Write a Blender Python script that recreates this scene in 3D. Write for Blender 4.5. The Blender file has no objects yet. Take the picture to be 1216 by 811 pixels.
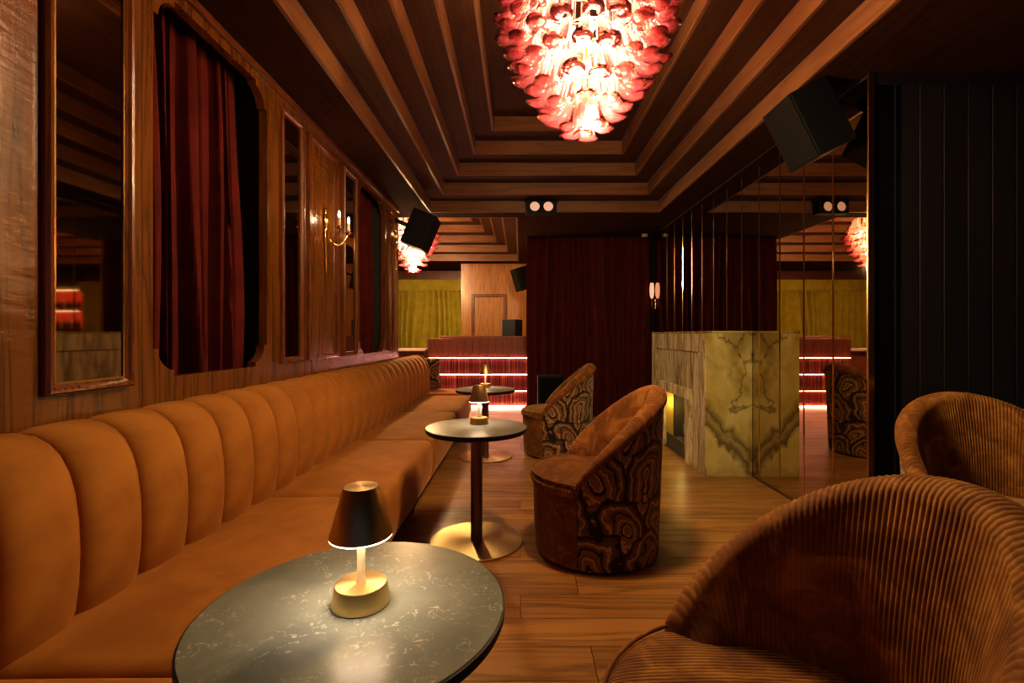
import bpy, bmesh, math, random
from mathutils import Vector, Matrix
from mathutils.geometry import tessellate_polygon

random.seed(7)
scene = bpy.context.scene
COL = scene.collection
PI = math.pi

# ------------------------------------------------------------------ camera, world, exposure
CAM_Z = 1.33
cam_data = bpy.data.cameras.new('camera')
cam_data.sensor_width = 36.0
cam_data.lens = 570.0 / 1216.0 * 36.0
cam_data.shift_x = -10.0 / 1216.0
cam_data.shift_y = -7.5 / 1216.0
cam_data.clip_start = 0.02
cam = bpy.data.objects.new('camera', cam_data)
cam.location = (0, 0, CAM_Z)
cam.rotation_euler = (PI / 2, 0, 0)
COL.objects.link(cam)
scene.camera = cam

world = bpy.data.worlds.new('world')
scene.world = world
world.use_nodes = True
bgn = world.node_tree.nodes['Background']
bgn.inputs[0].default_value = (0.30, 0.36, 0.62, 1)
bgn.inputs[1].default_value = 0.035

scene.view_settings.view_transform = 'Standard'
scene.view_settings.look = 'None'
scene.view_settings.gamma = 1.0
scene.view_settings.use_curve_mapping = False
scene.view_settings.exposure = 1.0
cy = scene.cycles
cy.use_denoising = True
cy.max_bounces = 10
cy.diffuse_bounces = 3
cy.glossy_bounces = 6
cy.transparent_max_bounces = 24
cy.sample_clamp_indirect = 6.0
cy.caustics_reflective = False
cy.caustics_refractive = False


def lamp(name, kind, loc, energy, color, size=0.05, rot=None, spot=None, parent=None, blend=0.6):
    d = bpy.data.lights.new(name, kind)
    d.energy = energy
    d.color = color
    if kind == 'AREA':
        d.size = size
    else:
        d.shadow_soft_size = size
    if spot:
        d.spot_size = spot
        d.spot_blend = blend
    o = bpy.data.objects.new(name, d)
    o.location = loc
    if rot:
        o.rotation_euler = rot
    if parent:
        o.parent = parent
    COL.objects.link(o)
    return o


# ------------------------------------------------------------------ materials
class NT:
    def __init__(self, name):
        self.m = bpy.data.materials.new(name)
        self.m.use_nodes = True
        self.t = self.m.node_tree
        self.b = self.t.nodes['Principled BSDF']
        self.out = self.t.nodes['Material Output']

    def n(self, typ, **kw):
        nd = self.t.nodes.new(typ)
        for k, v in kw.items():
            setattr(nd, k, v)
        return nd

    def link(self, a, b):
        self.t.links.new(a, b)

    def tex(self, kind='Object', scale=(1, 1, 1), rot=(0, 0, 0), loc=(0, 0, 0)):
        tc = self.n('ShaderNodeTexCoord')
        mp = self.n('ShaderNodeMapping')
        mp.inputs['Scale'].default_value = scale
        mp.inputs['Rotation'].default_value = rot
        mp.inputs['Location'].default_value = loc
        self.link(tc.outputs[kind], mp.inputs['Vector'])
        return mp.outputs[0]

    def noise(self, vec, scale=5.0, detail=4.0, rough=0.5, dist=0.0):
        nd = self.n('ShaderNodeTexNoise')
        nd.inputs['Scale'].default_value = scale
        nd.inputs['Detail'].default_value = detail
        nd.inputs['Roughness'].default_value = rough
        nd.inputs['Distortion'].default_value = dist
        if vec is not None:
            self.link(vec, nd.inputs['Vector'])
        return nd

    def wave(self, vec, scale=5.0, dist=2.0, axis='X', detail=2.0, dscale=1.0, prof='SIN'):
        nd = self.n('ShaderNodeTexWave')
        nd.bands_direction = axis
        nd.wave_profile = prof
        nd.inputs['Scale'].default_value = scale
        nd.inputs['Distortion'].default_value = dist
        nd.inputs['Detail'].default_value = detail
        nd.inputs['Detail Scale'].default_value = dscale
        self.link(vec, nd.inputs['Vector'])
        return nd

    def ramp(self, fac, stops, interp='LINEAR'):
        nd = self.n('ShaderNodeValToRGB')
        cr = nd.color_ramp
        cr.interpolation = interp
        while len(cr.elements) < len(stops):
            cr.elements.new(0.5)
        for e, (p, c) in zip(cr.elements, stops):
            e.position = p
            e.color = (c[0], c[1], c[2], 1)
        self.link(fac, nd.inputs[0])
        return nd.outputs[0]

    def mix(self, fac, a, b, mode='MIX'):
        nd = self.n('ShaderNodeMix', data_type='RGBA', blend_type=mode)
        for sock, v in ((nd.inputs[0], fac), (nd.inputs[6], a), (nd.inputs[7], b)):
            if hasattr(v, 'is_output'):
                self.link(v, sock)
            elif isinstance(v, (int, float)):
                sock.default_value = v
            else:
                sock.default_value = (v[0], v[1], v[2], 1)
        return nd.outputs[2]

    def math(self, op, a, b=0.0):
        nd = self.n('ShaderNodeMath', operation=op)
        for i, v in enumerate((a, b)):
            if hasattr(v, 'is_output'):
                self.link(v, nd.inputs[i])
            else:
                nd.inputs[i].default_value = v
        return nd.outputs[0]

    def bump(self, h, strength=0.3, dist=0.01, normal=None):
        nd = self.n('ShaderNodeBump')
        nd.inputs['Strength'].default_value = strength
        nd.inputs['Distance'].default_value = dist
        self.link(h, nd.inputs['Height'])
        if normal is not None:
            self.link(normal, nd.inputs['Normal'])
        self.link(nd.outputs[0], self.b.inputs['Normal'])
        return nd.outputs[0]

    def set(self, **kw):
        names = {'color': 'Base Color', 'rough': 'Roughness', 'metal': 'Metallic', 'spec': 'Specular IOR Level',
                 'sheen': 'Sheen Weight', 'sheen_rough': 'Sheen Roughness', 'sheen_tint': 'Sheen Tint',
                 'coat': 'Coat Weight', 'coat_rough': 'Coat Roughness', 'aniso': 'Anisotropic',
                 'emit': 'Emission Color', 'emit_s': 'Emission Strength'}
        for k, v in kw.items():
            s = self.b.inputs[names[k]]
            if hasattr(v, 'is_output'):
                self.link(v, s)
            elif isinstance(v, tuple):
                s.default_value = (v[0], v[1], v[2], 1)
            else:
                s.default_value = v
        return self


def simple(name, color, rough=0.5, metal=0.0, **kw):
    t = NT(name)
    t.set(color=color, rough=rough, metal=metal, **kw)
    return t.m


def emissive(name, color, strength):
    t = NT(name)
    t.set(color=(0, 0, 0), emit=color, emit_s=strength, rough=0.5)
    return t.m


def wood(name, dark, light, rough=0.3, grain_axis='Z', scale=1.0, coat=0.0, ripple=0.0, vary=0.25, spec=0.5, figure=6.0):
    """Grain runs along grain_axis in object space."""
    t = NT(name)
    sc = {'X': (0.6, 9, 9), 'Y': (9, 0.6, 9), 'Z': (9, 9, 0.6)}[grain_axis]
    sc = tuple(s * scale for s in sc)
    info = t.n('ShaderNodeObjectInfo')
    tc = t.n('ShaderNodeTexCoord')
    add = t.n('ShaderNodeVectorMath', operation='MULTIPLY_ADD')
    comb = t.n('ShaderNodeCombineXYZ')
    for i in range(3):
        t.link(info.outputs['Random'], comb.inputs[i])
    add.inputs[1].default_value = (1, 1, 1)
    t.link(tc.outputs['Object'], add.inputs[0])
    sclv = t.n('ShaderNodeVectorMath', operation='SCALE')
    t.link(comb.outputs[0], sclv.inputs[0])
    sclv.inputs['Scale'].default_value = 17.0
    t.link(sclv.outputs[0], add.inputs[2])
    mp = t.n('ShaderNodeMapping')
    mp.inputs['Scale'].default_value = sc
    t.link(add.outputs[0], mp.inputs['Vector'])
    v = mp.outputs[0]
    big = t.noise(v, 1.0, 3, 0.5, 0.6)
    rings = t.math('FRACT', t.math('MULTIPLY', big.outputs[0], figure))
    rings = t.math('ABSOLUTE', t.math('SUBTRACT', rings, 0.5))
    fine = t.noise(v, 9.0, 5, 0.65)
    f = t.math('ADD', t.math('MULTIPLY', rings, 0.9), t.math('MULTIPLY', fine.outputs[0], 0.6))
    col = t.ramp(f, [(0.18, dark), (0.62, light)])
    if vary:
        val = t.math('ADD', t.math('MULTIPLY', info.outputs['Random'], vary * 2), 1.0 - vary)
        hsv = t.n('ShaderNodeHueSaturation')
        t.link(val, hsv.inputs['Value'])
        t.link(col, hsv.inputs['Color'])
        col = hsv.outputs[0]
    t.set(color=col, rough=rough, spec=spec)
    if coat:
        t.set(coat=coat, coat_rough=0.14)
    b = t.bump(fine.outputs[0], 0.12, 0.003)
    if ripple:
        rv = t.tex('Object', (7, 7, 30))
        rn = t.noise(rv, 1.0, 2, 0.5)
        nd = t.n('ShaderNodeBump')
        nd.inputs['Strength'].default_value = ripple
        nd.inputs['Distance'].default_value = 0.004
        t.link(rn.outputs[0], nd.inputs['Height'])
        t.link(b, nd.inputs['Normal'])
        t.link(nd.outputs[0], t.b.inputs['Normal'])
        t.link(nd.outputs[0], t.b.inputs['Coat Normal'])
    return t.m


M = {}
M['panel_wood'] = wood('varnished_panel_wood', (0.055, 0.015, 0.002), (0.165, 0.052, 0.006), 0.27, 'Z', 1.0, coat=0.42, ripple=0.7, vary=0.08)
M['frame_wood'] = wood('frame_wood', (0.06, 0.016, 0.005), (0.18, 0.052, 0.013), 0.25, 'Z', 2.0, coat=0.5, vary=0.05)
M['ceiling_wood'] = wood('ceiling_wood', (0.13, 0.054, 0.019), (0.22, 0.095, 0.032), 0.42, 'X', 0.8, vary=0.10)
M['ceiling_wood_long'] = wood('ceiling_wood_long', (0.13, 0.054, 0.019), (0.22, 0.095, 0.032), 0.42, 'Y', 0.8, vary=0.10)
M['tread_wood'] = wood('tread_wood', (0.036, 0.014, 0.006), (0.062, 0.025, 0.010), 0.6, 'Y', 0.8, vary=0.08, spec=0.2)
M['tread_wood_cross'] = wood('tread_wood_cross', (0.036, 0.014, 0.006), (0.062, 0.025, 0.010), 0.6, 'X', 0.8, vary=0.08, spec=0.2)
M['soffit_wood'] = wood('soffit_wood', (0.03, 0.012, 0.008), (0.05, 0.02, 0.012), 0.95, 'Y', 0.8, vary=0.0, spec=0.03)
M['floor_wood'] = wood('oak_floor', (0.14, 0.060, 0.014), (0.40, 0.20, 0.052), 0.33, 'X', 1.0, vary=0.2, figure=5.0)
M['booth_wood'] = wood('booth_wood', (0.09, 0.02, 0.012), (0.16, 0.04, 0.022), 0.4, 'Z', 2.0, vary=0.0)
M['frame_wood_long'] = wood('frame_wood_long', (0.06, 0.016, 0.005), (0.18, 0.052, 0.013), 0.3, 'Y', 2.0, coat=0.4, vary=0.05)
M['far_wood'] = wood('far_wood', (0.22, 0.08, 0.018), (0.42, 0.18, 0.045), 0.3, 'Z', 1.0, coat=0.4, ripple=0.5, vary=0.05)
M['dark_board'] = wood('dark_board', (0.010, 0.010, 0.015), (0.015, 0.013, 0.018), 0.5, 'Z', 1.0, vary=0.25)
M['log'] = wood('charred_log', (0.01, 0.008, 0.007), (0.05, 0.03, 0.02), 0.9, 'X', 3.0, vary=0.1)

# velvet
def velvet(name, c, c2, sheen=0.5, tint=(1, .6, .3)):
    t = NT(name)
    v = t.tex('Object', (1, 1, 1))
    n1 = t.noise(v, 5.0, 3, 0.55, 0.4)
    col = t.ramp(n1.outputs[0], [(0.35, c), (0.68, c2)])
    t.set(color=col, rough=0.85, sheen=sheen, sheen_rough=0.35, sheen_tint=tint, spec=0.15)
    fine = t.noise(v, 420.0, 2)
    t.bump(fine.outputs[0], 0.15, 0.0015)
    return t.m

M['velvet_orange'] = velvet('burnt_orange_velvet', (0.34, 0.124, 0.020), (0.47, 0.185, 0.032), 0.35)
M['velvet_far'] = velvet('dusky_velvet', (0.42, 0.14, 0.05), (0.5, 0.2, 0.07), 0.5)
M['curtain_red'] = velvet('oxblood_curtain_velvet', (0.065, 0.005, 0.0035), (0.11, 0.009, 0.005), 0.10, (1, .3, .2))
M['curtain_dark'] = velvet('maroon_curtain_velvet', (0.075, 0.009, 0.007), (0.11, 0.014, 0.010), 0.12, (1, .3, .2))
M['curtain_green'] = velvet('chartreuse_curtain', (0.40, 0.33, 0.025), (0.52, 0.43, 0.04), 0.3, (1, .9, .3))

# corduroy: wales are geometry on the back, a relief on seat and front panel
def corduroy(name, axis=None, period=0.012):
    t = NT(name)
    v = t.tex('Object', (1, 1, 1))
    n1 = t.noise(v, 9.0, 4, 0.6, 1.2)
    col = t.ramp(n1.outputs[0], [(0.32, (0.12, 0.040, 0.009)), (0.52, (0.21, 0.078, 0.015)), (0.72, (0.40, 0.175, 0.035))])  # gold end of the ramp paints the pile's highlights
    t.set(color=col, rough=0.8, sheen=0.45, sheen_rough=0.3, sheen_tint=(1, .6, .25), spec=0.2)
    if axis:
        uv = t.n('ShaderNodeUVMap')
        sep = t.n('ShaderNodeSeparateXYZ')
        t.link(uv.outputs[0], sep.inputs[0])
        s = t.math('ABSOLUTE', t.math('SINE', t.math('MULTIPLY', sep.outputs[axis], PI / period)))
        t.bump(s, 0.9, 0.004)
    else:
        fine = t.noise(v, 300.0, 2)
        t.bump(fine.outputs[0], 0.2, 0.001)
    return t.m

M['corduroy'] = corduroy('rust_corduroy')
M['corduroy_u'] = corduroy('rust_corduroy_ribbed', 'X')
M['piping'] = simple('dark_rust_piping', (0.12, 0.045, 0.016), 0.8, sheen=0.3)

# agate-patterned fabric (UV in metres)
def agate():
    """Rows of overlapping humps filled with wavy contour bands; UV is in metres."""
    t = NT('agate_pattern_fabric')
    tc = t.n('ShaderNodeTexCoord')
    uvv = tc.outputs['UV']
    big = t.noise(uvv, 2.4, 1, 0.5)
    mid = t.noise(uvv, 11.0, 2, 0.5)
    sb = t.n('ShaderNodeSeparateXYZ')
    t.link(big.outputs['Color'], sb.inputs[0])
    su = t.n('ShaderNodeSeparateXYZ')
    t.link(uvv, su.inputs[0])
    px = t.math('ADD', t.math('MULTIPLY', su.outputs[0], 3.2), t.math('MULTIPLY', t.math('SUBTRACT', sb.outputs[0], 0.5), 1.2))
    py = t.math('ADD', t.math('MULTIPLY', su.outputs[1], 3.8), t.math('MULTIPLY', t.math('SUBTRACT', sb.outputs[1], 0.5), 1.4))
    wob = t.math('MULTIPLY', t.math('SUBTRACT', mid.outputs[0], 0.5), 0.42)
    row = t.math('FLOOR', py)
    fy = t.math('SUBTRACT', py, row)
    def hump(rw, dy):
        off = t.math('MULTIPLY', rw, 0.5)
        q = t.math('ADD', px, off)
        dx = t.math('SUBTRACT', t.math('FRACT', q), 0.5)
        d2 = t.math('ADD', t.math('MULTIPLY', dx, t.math('MULTIPLY', dx, 2.3)), t.math('MULTIPLY', dy, t.math('MULTIPLY', dy, 0.9)))
        return t.math('ADD', t.math('SQRT', d2), wob)
    d0 = hump(row, fy)
    d1 = hump(t.math('ADD', row, 1.0), t.math('MULTIPLY', t.math('SUBTRACT', fy, 1.0), 0.7))
    inside = t.math('LESS_THAN', d0, 0.80)
    d = t.math('ADD', t.math('MULTIPLY', inside, d0), t.math('MULTIPLY', t.math('SUBTRACT', 1.0, inside), d1))
    K = (0.014, 0.009, 0.007)
    B = (0.12, 0.058, 0.028)
    C = (0.24, 0.125, 0.058)
    T_ = (0.50, 0.31, 0.155)
    col = t.ramp(d, [(0.0, C), (0.10, C), (0.115, T_), (0.14, T_), (0.155, K), (0.20, K), (0.215, C), (0.30, C), (0.315, T_), (0.345, T_), (0.36, B),
                     (0.45, C), (0.47, K), (0.50, K), (0.515, B), (0.58, C), (0.595, T_), (0.615, T_), (0.63, B), (0.69, B), (0.71, K), (1.0, K)])
    t.set(color=col, rough=0.85, sheen=0.2, spec=0.15)
    w = t.noise(uvv, 350, 2)
    t.bump(w.outputs[0], 0.2, 0.001)
    return t.m
M['agate'] = agate()

# stone
def table_stone():
    t = NT('dark_grey_speckled_stone')
    v = t.tex('Object', (1, 1, 1))
    base = t.ramp(t.noise(v, 6, 4, 0.6, 0.5).outputs[0], [(0.3, (0.11, 0.118, 0.096)), (0.7, (0.19, 0.195, 0.158))])
    fl = t.noise(v, 40, 6, 0.66, 1.8)
    fleck = t.ramp(fl.outputs[0], [(0.565, (0, 0, 0)), (0.65, (1, 1, 1))])
    patch = t.ramp(t.noise(v, 7, 2).outputs[0], [(0.42, (0, 0, 0)), (0.6, (1, 1, 1))])
    fac = t.mix(1.0, fleck, patch, 'MULTIPLY')
    bw = t.n('ShaderNodeRGBToBW')
    t.link(fac, bw.inputs[0])
    col = t.mix(t.math('MULTIPLY', bw.outputs[0], 0.75), base, (0.5, 0.48, 0.39))
    t.set(color=col, rough=0.30, spec=0.12)
    t.bump(fl.outputs[0], 0.04, 0.002)
    return t.m
M['table_stone'] = table_stone()


def onyx():
    """Olive yellow book-matched slab: broad pale fields, brown V-shaped veins."""
    t = NT('olive_veined_marble')
    v = t.tex('Object', (1, 1, 1))
    n0 = t.noise(t.tex('Object', (1.6, 1.6, 1.0), (0, 0.5, 0)), 2.0, 5, 0.55, 0.4)
    col = t.ramp(n0.outputs[0], [(0.25, (0.27, 0.21, 0.045)), (0.42, (0.50, 0.43, 0.12)), (0.55, (0.66, 0.60, 0.22)), (0.75, (0.74, 0.68, 0.34))])
    n1 = t.noise(t.tex('Object', (1.0, 1.0, 0.75), (0, 0.9, 0), (3, 1, 2)), 1.5, 6, 0.55, 0.5)
    vein = t.math('ABSOLUTE', t.math('SUBTRACT', n1.outputs[0], 0.5))
    vf = t.ramp(vein, [(0.0, (1, 1, 1)), (0.004, (0.75, 0.75, 0.75)), (0.016, (0, 0, 0))])
    col = t.mix(t.math('MULTIPLY', t_bw(t, vf), 0.75), col, (0.07, 0.04, 0.014))
    n2 = t.noise(t.tex('Object', (1, 1, 0.6), (0, -0.7, 0), (7, 2, 1)), 1.7, 4, 0.5, 0.8)
    sm = t.ramp(n2.outputs[0], [(0.50, (0, 0, 0)), (0.62, (1, 1, 1))])
    col = t.mix(t.math('MULTIPLY', t_bw(t, sm), 0.6), col, (0.10, 0.062, 0.02))
    # brown V band that runs down towards the mirror, and a wash under the top
    sp = t.n('ShaderNodeSeparateXYZ')
    t.link(t.tex('Object'), sp.inputs[0])
    nz = t.noise(t.tex('Object'), 4.5, 5, 0.6, 0.6)
    wv = t.math('MULTIPLY', t.math('SUBTRACT', nz.outputs[0], 0.5), 0.42)
    lv = t.math('ADD', t.math('ADD', sp.outputs[2], t.math('MULTIPLY', sp.outputs[0], 1.15)), wv)
    b1 = t.ramp(t.math('ADD', lv, 0.5), [(0.00, (0, 0, 0)), (0.09, (.95, .95, .95)), (0.18, (.45, .45, .45)), (0.24, (.9, .9, .9)), (0.36, (0, 0, 0))])
    col = t.mix(t.math('MULTIPLY', t_bw(t, b1), 0.95), col, (0.085, 0.05, 0.016))
    lv2 = t.math('ADD', t.math('SUBTRACT', sp.outputs[2], t.math('MULTIPLY', sp.outputs[0], -0.9)), wv)
    b2 = t.ramp(lv2, [(0.20, (0, 0, 0)), (0.30, (.7, .7, .7)), (0.34, (.2, .2, .2)), (0.42, (.6, .6, .6)), (0.50, (0, 0, 0))])
    col = t.mix(t.math('MULTIPLY', t_bw(t, b2), 0.5), col, (0.16, 0.105, 0.03))
    t.set(color=col, rough=0.22, spec=0.5)
    return t.m


def t_bw(t, c):
    bw = t.n('ShaderNodeRGBToBW')
    t.link(c, bw.inputs[0])
    return bw.outputs[0]


def streaked_marble(name, gain=1.0):
    t = NT(name)
    v = t.tex('Object', (1, 5.5, 0.7), (0.12, 0, 0))
    n0 = t.noise(v, 2.0, 5, 0.6, 0.7)
    col = t.ramp(n0.outputs[0], [(0.30, (0.11 * gain, 0.08 * gain, 0.036 * gain)), (0.44, (0.30 * gain, 0.245 * gain, 0.13 * gain)), (0.56, (0.54 * gain, 0.48 * gain, 0.31 * gain)), (0.70, (0.34 * gain, 0.28 * gain, 0.155 * gain))])
    n1 = t.noise(t.tex('Object', (1, 4, 0.6), (-0.2, 0, 0), (4, 0, 3)), 2.4, 5, 0.6, 1.0)
    vein = t.math('ABSOLUTE', t.math('SUBTRACT', n1.outputs[0], 0.5))
    vf = t.ramp(vein, [(0.0, (1, 1, 1)), (0.03, (0, 0, 0))])
    col = t.mix(t.math('MULTIPLY', t_bw(t, vf), 0.6), col, (0.10, 0.06, 0.035))
    t.set(color=col, rough=0.25, spec=0.5)
    return t.m
M['onyx'] = onyx()
M['streaked'] = streaked_marble('grey_brown_streaked_marble')
M['streaked_light'] = streaked_marble('pale_streaked_marble', 1.45)

# metals and others
def brushed(name, color, rough=0.28, aniso=0.8):
    t = NT(name)
    tg = t.n('ShaderNodeTangent', direction_type='RADIAL', axis='Z')
    t.set(color=color, rough=rough, metal=1.0, aniso=aniso)
    t.link(tg.outputs[0], t.b.inputs['Tangent'])
    return t.m
M['brass'] = brushed('brushed_brass', (0.72, 0.52, 0.22), 0.33, 0.6)
M['brass_plain'] = simple('polished_brass', (0.72, 0.45, 0.15), 0.2, 1.0)
M['brass_dull'] = brushed('dull_brass_plate', (0.60, 0.47, 0.20), 0.36, 0.7)
M['bronze'] = simple('dark_bronze', (0.17, 0.095, 0.05), 0.38, 0.8)
M['black_edge'] = simple('black_edge', (0.010, 0.009, 0.009), 0.6, spec=0.2)
M['black'] = simple('black_plastic', (0.004, 0.005, 0.008), 0.6, spec=0.2)
M['grille'] = simple('black_grille', (0.004, 0.004, 0.004), 0.8, spec=0.1)
M['navy'] = simple('shadow_black_paint', (0.016, 0.017, 0.022), 0.7)
M['plinth'] = simple('black_plinth', (0.012, 0.011, 0.011), 0.6)
M['mirror'] = simple('bronze_tinted_mirror', (0.56, 0.45, 0.32), 0.015, 1.0)
M['mirror_dark'] = simple('smoked_mirror', (0.34, 0.25, 0.17), 0.03, 1.0)
M['mirror_edge'] = simple('bright_mirror_bevel', (0.72, 0.55, 0.36), 0.12, 1.0)
M['silver'] = simple('grey_plastic', (0.35, 0.33, 0.31), 0.4)
M['white_plastic'] = simple('white_plastic', (0.75, 0.72, 0.68), 0.35)
M['candle'] = simple('ivory_candle_sleeve', (0.8, 0.68, 0.5), 0.5)
M['lamp_stem'] = simple('satin_gold_stem', (0.85, 0.66, 0.42), 0.35, 0.6)
M['firebox'] = simple('firebox_black', (0.03, 0.022, 0.016), 0.7)
M['firelit_brass'] = simple('firebox_firelit_brass', (0.75, 0.52, 0.10), 0.4, 0.5)  # brass with the yellow of the firelight in its colour
M['ledge'] = simple('pale_ledge', (0.55, 0.42, 0.45), 0.5)
M['ash'] = simple('ash', (0.06, 0.05, 0.045), 0.95)

M['bulb'] = emissive('warm_bulb', (1.0, 0.74, 0.46), 60.0)
M['bulb_small'] = emissive('candle_bulb', (1.0, 0.7, 0.4), 14.0)
M['lamp_ring'] = emissive('lamp_light_ring', (1.0, 0.76, 0.50), 8.0)
M['lamp_led'] = emissive('lamp_led_disc', (1.0, 0.74, 0.50), 32.0)
M['strip'] = emissive('pink_led_strip', (1.0, 0.36, 0.28), 16.0)
M['strip_floor'] = emissive('pink_floor_led', (1.0, 0.42, 0.30), 40.0)
M['spot_lens'] = emissive('warm_lens', (1.0, 0.50, 0.30), 0.42)
M['glow_glass'] = emissive('glowing_frosted_glass', (1.0, 0.42, 0.24), 0.6)
M['bottle_fill_glow'] = emissive('bottle_fill_glow', (1.0, 0.75, 0.6), 12.0)  # added glow that brightens the back bar bottles
M['bar_red'] = emissive('red_backlit_panel', (1.0, 0.07, 0.02), 0.9)
M['bar_green'] = emissive('green_backlit_panel', (0.45, 0.5, 0.03), 0.32)
M['ember'] = emissive('ember_bed', (1.0, 0.25, 0.04), 0.6)
M['white_led'] = emissive('small_blue_led', (0.15, 0.25, 1.0), 2.0)


def fringe_mat():
    t = NT('red_silk_fringe')
    v = t.tex('Object', (60, 60, 0.4))
    n = t.noise(v, 1.0, 3, 0.6)
    col = t.ramp(n.outputs[0], [(0.40, (0.035, 0.003, 0.004)), (0.52, (0.22, 0.016, 0.015)), (0.64, (0.50, 0.15, 0.06))])
    t.set(color=col, rough=0.55, sheen=0.3, spec=0.3)
    return t.m
M['fringe'] = fringe_mat()


def petal_glass():
    t = NT('pink_blown_glass')
    tc = t.n('ShaderNodeTexCoord')
    sep = t.n('ShaderNodeSeparateXYZ')
    t.link(tc.outputs['Generated'], sep.inputs[0])
    col = t.ramp(sep.outputs[2], [(0.0, (0.74, 0.07, 0.13)), (0.10, (0.86, 0.24, 0.33)), (0.35, (0.84, 0.32, 0.42)), (1.0, (0.76, 0.46, 0.46))])
    tr = t.n('ShaderNodeBsdfTransparent')
    tl = t.n('ShaderNodeBsdfTranslucent')
    df = t.n('ShaderNodeBsdfDiffuse')
    gl = t.n('ShaderNodeBsdfGlossy')
    gl.inputs['Roughness'].default_value = 0.08
    gl.inputs['Color'].default_value = (1, .85, .8, 1)
    for b in (tl, df):
        t.link(col, b.inputs['Color'])
    t.link(t.mix(0.30, (1, 1, 1), col), tr.inputs['Color'])
    m0 = t.n('ShaderNodeMixShader')
    m0.inputs[0].default_value = 0.35
    t.link(tl.outputs[0], m0.inputs[1])
    t.link(df.outputs[0], m0.inputs[2])
    m1 = t.n('ShaderNodeMixShader')
    m1.inputs[0].default_value = 0.66
    t.link(m0.outputs[0], m1.inputs[1])
    t.link(tr.outputs[0], m1.inputs[2])
    fr = t.n('ShaderNodeFresnel')
    fr.inputs['IOR'].default_value = 1.45
    m2 = t.n('ShaderNodeMixShader')
    t.link(fr.outputs[0], m2.inputs[0])
    t.link(m1.outputs[0], m2.inputs[1])
    t.link(gl.outputs[0], m2.inputs[2])
    t.link(m2.outputs[0], t.out.inputs['Surface'])
    return t.m
M['petal'] = petal_glass()


def bottle_glass(name, c):
    return simple(name, c, 0.08, 0.0, spec=0.8)
M['bottle_a'] = bottle_glass('pale_bottle_glass', (0.7, 0.6, 0.5))
M['bottle_b'] = bottle_glass('amber_bottle_glass', (0.35, 0.12, 0.02))
M['bottle_c'] = bottle_glass('green_bottle_glass', (0.05, 0.12, 0.04))


# ------------------------------------------------------------------ geometry helpers
def link_mesh(name, me, mat=None, parent=None, loc=None, rot=None):
    o = bpy.data.objects.new(name, me)
    if mat is not None and len(me.materials) == 0:
        me.materials.append(mat)
    if parent is not None:
        o.parent = parent
    if loc is not None:
        o.location = loc
    if rot is not None:
        o.rotation_euler = rot
    COL.objects.link(o)
    return o


def mesh_from(name, verts, faces, smooth=False, uv=None):
    me = bpy.data.meshes.new(name)
    me.from_pydata([tuple(v) for v in verts], [], faces)
    if uv is not None:
        ul = me.uv_layers.new(name='UVMap')
        for lp in me.loops:
            ul.data[lp.index].uv = uv[lp.vertex_index]
    me.update()
    if smooth:
        for p in me.polygons:
            p.use_smooth = True
    return me


def recalc(me):
    bm = bmesh.new()
    bm.from_mesh(me)
    bmesh.ops.recalc_face_normals(bm, faces=bm.faces)
    bm.to_mesh(me)
    bm.free()
    return me


def obj(name, verts, faces, mat, parent=None, smooth=False, uv=None, loc=None, rot=None, fix=True):
    me = mesh_from(name, verts, faces, smooth, uv)
    if fix:
        recalc(me)
    return link_mesh(name, me, mat, parent, loc, rot)


def box_mesh(name, lo, hi, bevel=0.0, seg=2):
    bm = bmesh.new()
    bmesh.ops.create_cube(bm, size=1.0)
    s = [hi[i] - lo[i] for i in range(3)]
    c = [(hi[i] + lo[i]) / 2 for i in range(3)]
    for v in bm.verts:
        v.co = Vector((v.co.x * s[0] + c[0], v.co.y * s[1] + c[1], v.co.z * s[2] + c[2]))
    if bevel:
        bmesh.ops.bevel(bm, geom=bm.edges[:], offset=bevel, segments=seg, affect='EDGES', profile=0.6)
    me = bpy.data.meshes.new(name)
    bm.to_mesh(me)
    bm.free()
    return me


def box(name, lo, hi, mat, parent=None, bevel=0.0, seg=2):
    """Box whose object origin sits at its own centre."""
    c = Vector([(lo[i] + hi[i]) / 2 for i in range(3)])
    l2 = [lo[i] - c[i] for i in range(3)]
    h2 = [hi[i] - c[i] for i in range(3)]
    return link_mesh(name, box_mesh(name, l2, h2, bevel, seg), mat, parent, c)


def lathe_data(prof, seg=48, cap=True):
    vs, fs = [], []
    n = len(prof)
    for r, z in prof:
        for k in range(seg):
            a = 2 * PI * k / seg
            vs.append((r * math.cos(a), r * math.sin(a), z))
    for i in range(n - 1):
        for k in range(seg):
            k2 = (k + 1) % seg
            fs.append((i * seg + k, i * seg + k2, (i + 1) * seg + k2, (i + 1) * seg + k))
    if cap:
        fs.append(tuple(range(seg))[::-1])
        fs.append(tuple((n - 1) * seg + k for k in range(seg)))
    return vs, fs


def shade_auto(me, angle=0.6):
    for p in me.polygons:
        p.use_smooth = True
    bm = bmesh.new()
    bm.from_mesh(me)
    for e in bm.edges:
        if len(e.link_faces) == 2 and e.calc_face_angle(0.0) > angle:
            e.smooth = False
    bm.to_mesh(me)
    bm.free()
    return me


def lathe(name, prof, mat, parent=None, loc=None, seg=48, cap=True):
    vs, fs = lathe_data(prof, seg, cap)
    me = mesh_from(name, vs, fs)
    recalc(me)
    shade_auto(me)
    return link_mesh(name, me, mat, parent, loc)


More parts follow.
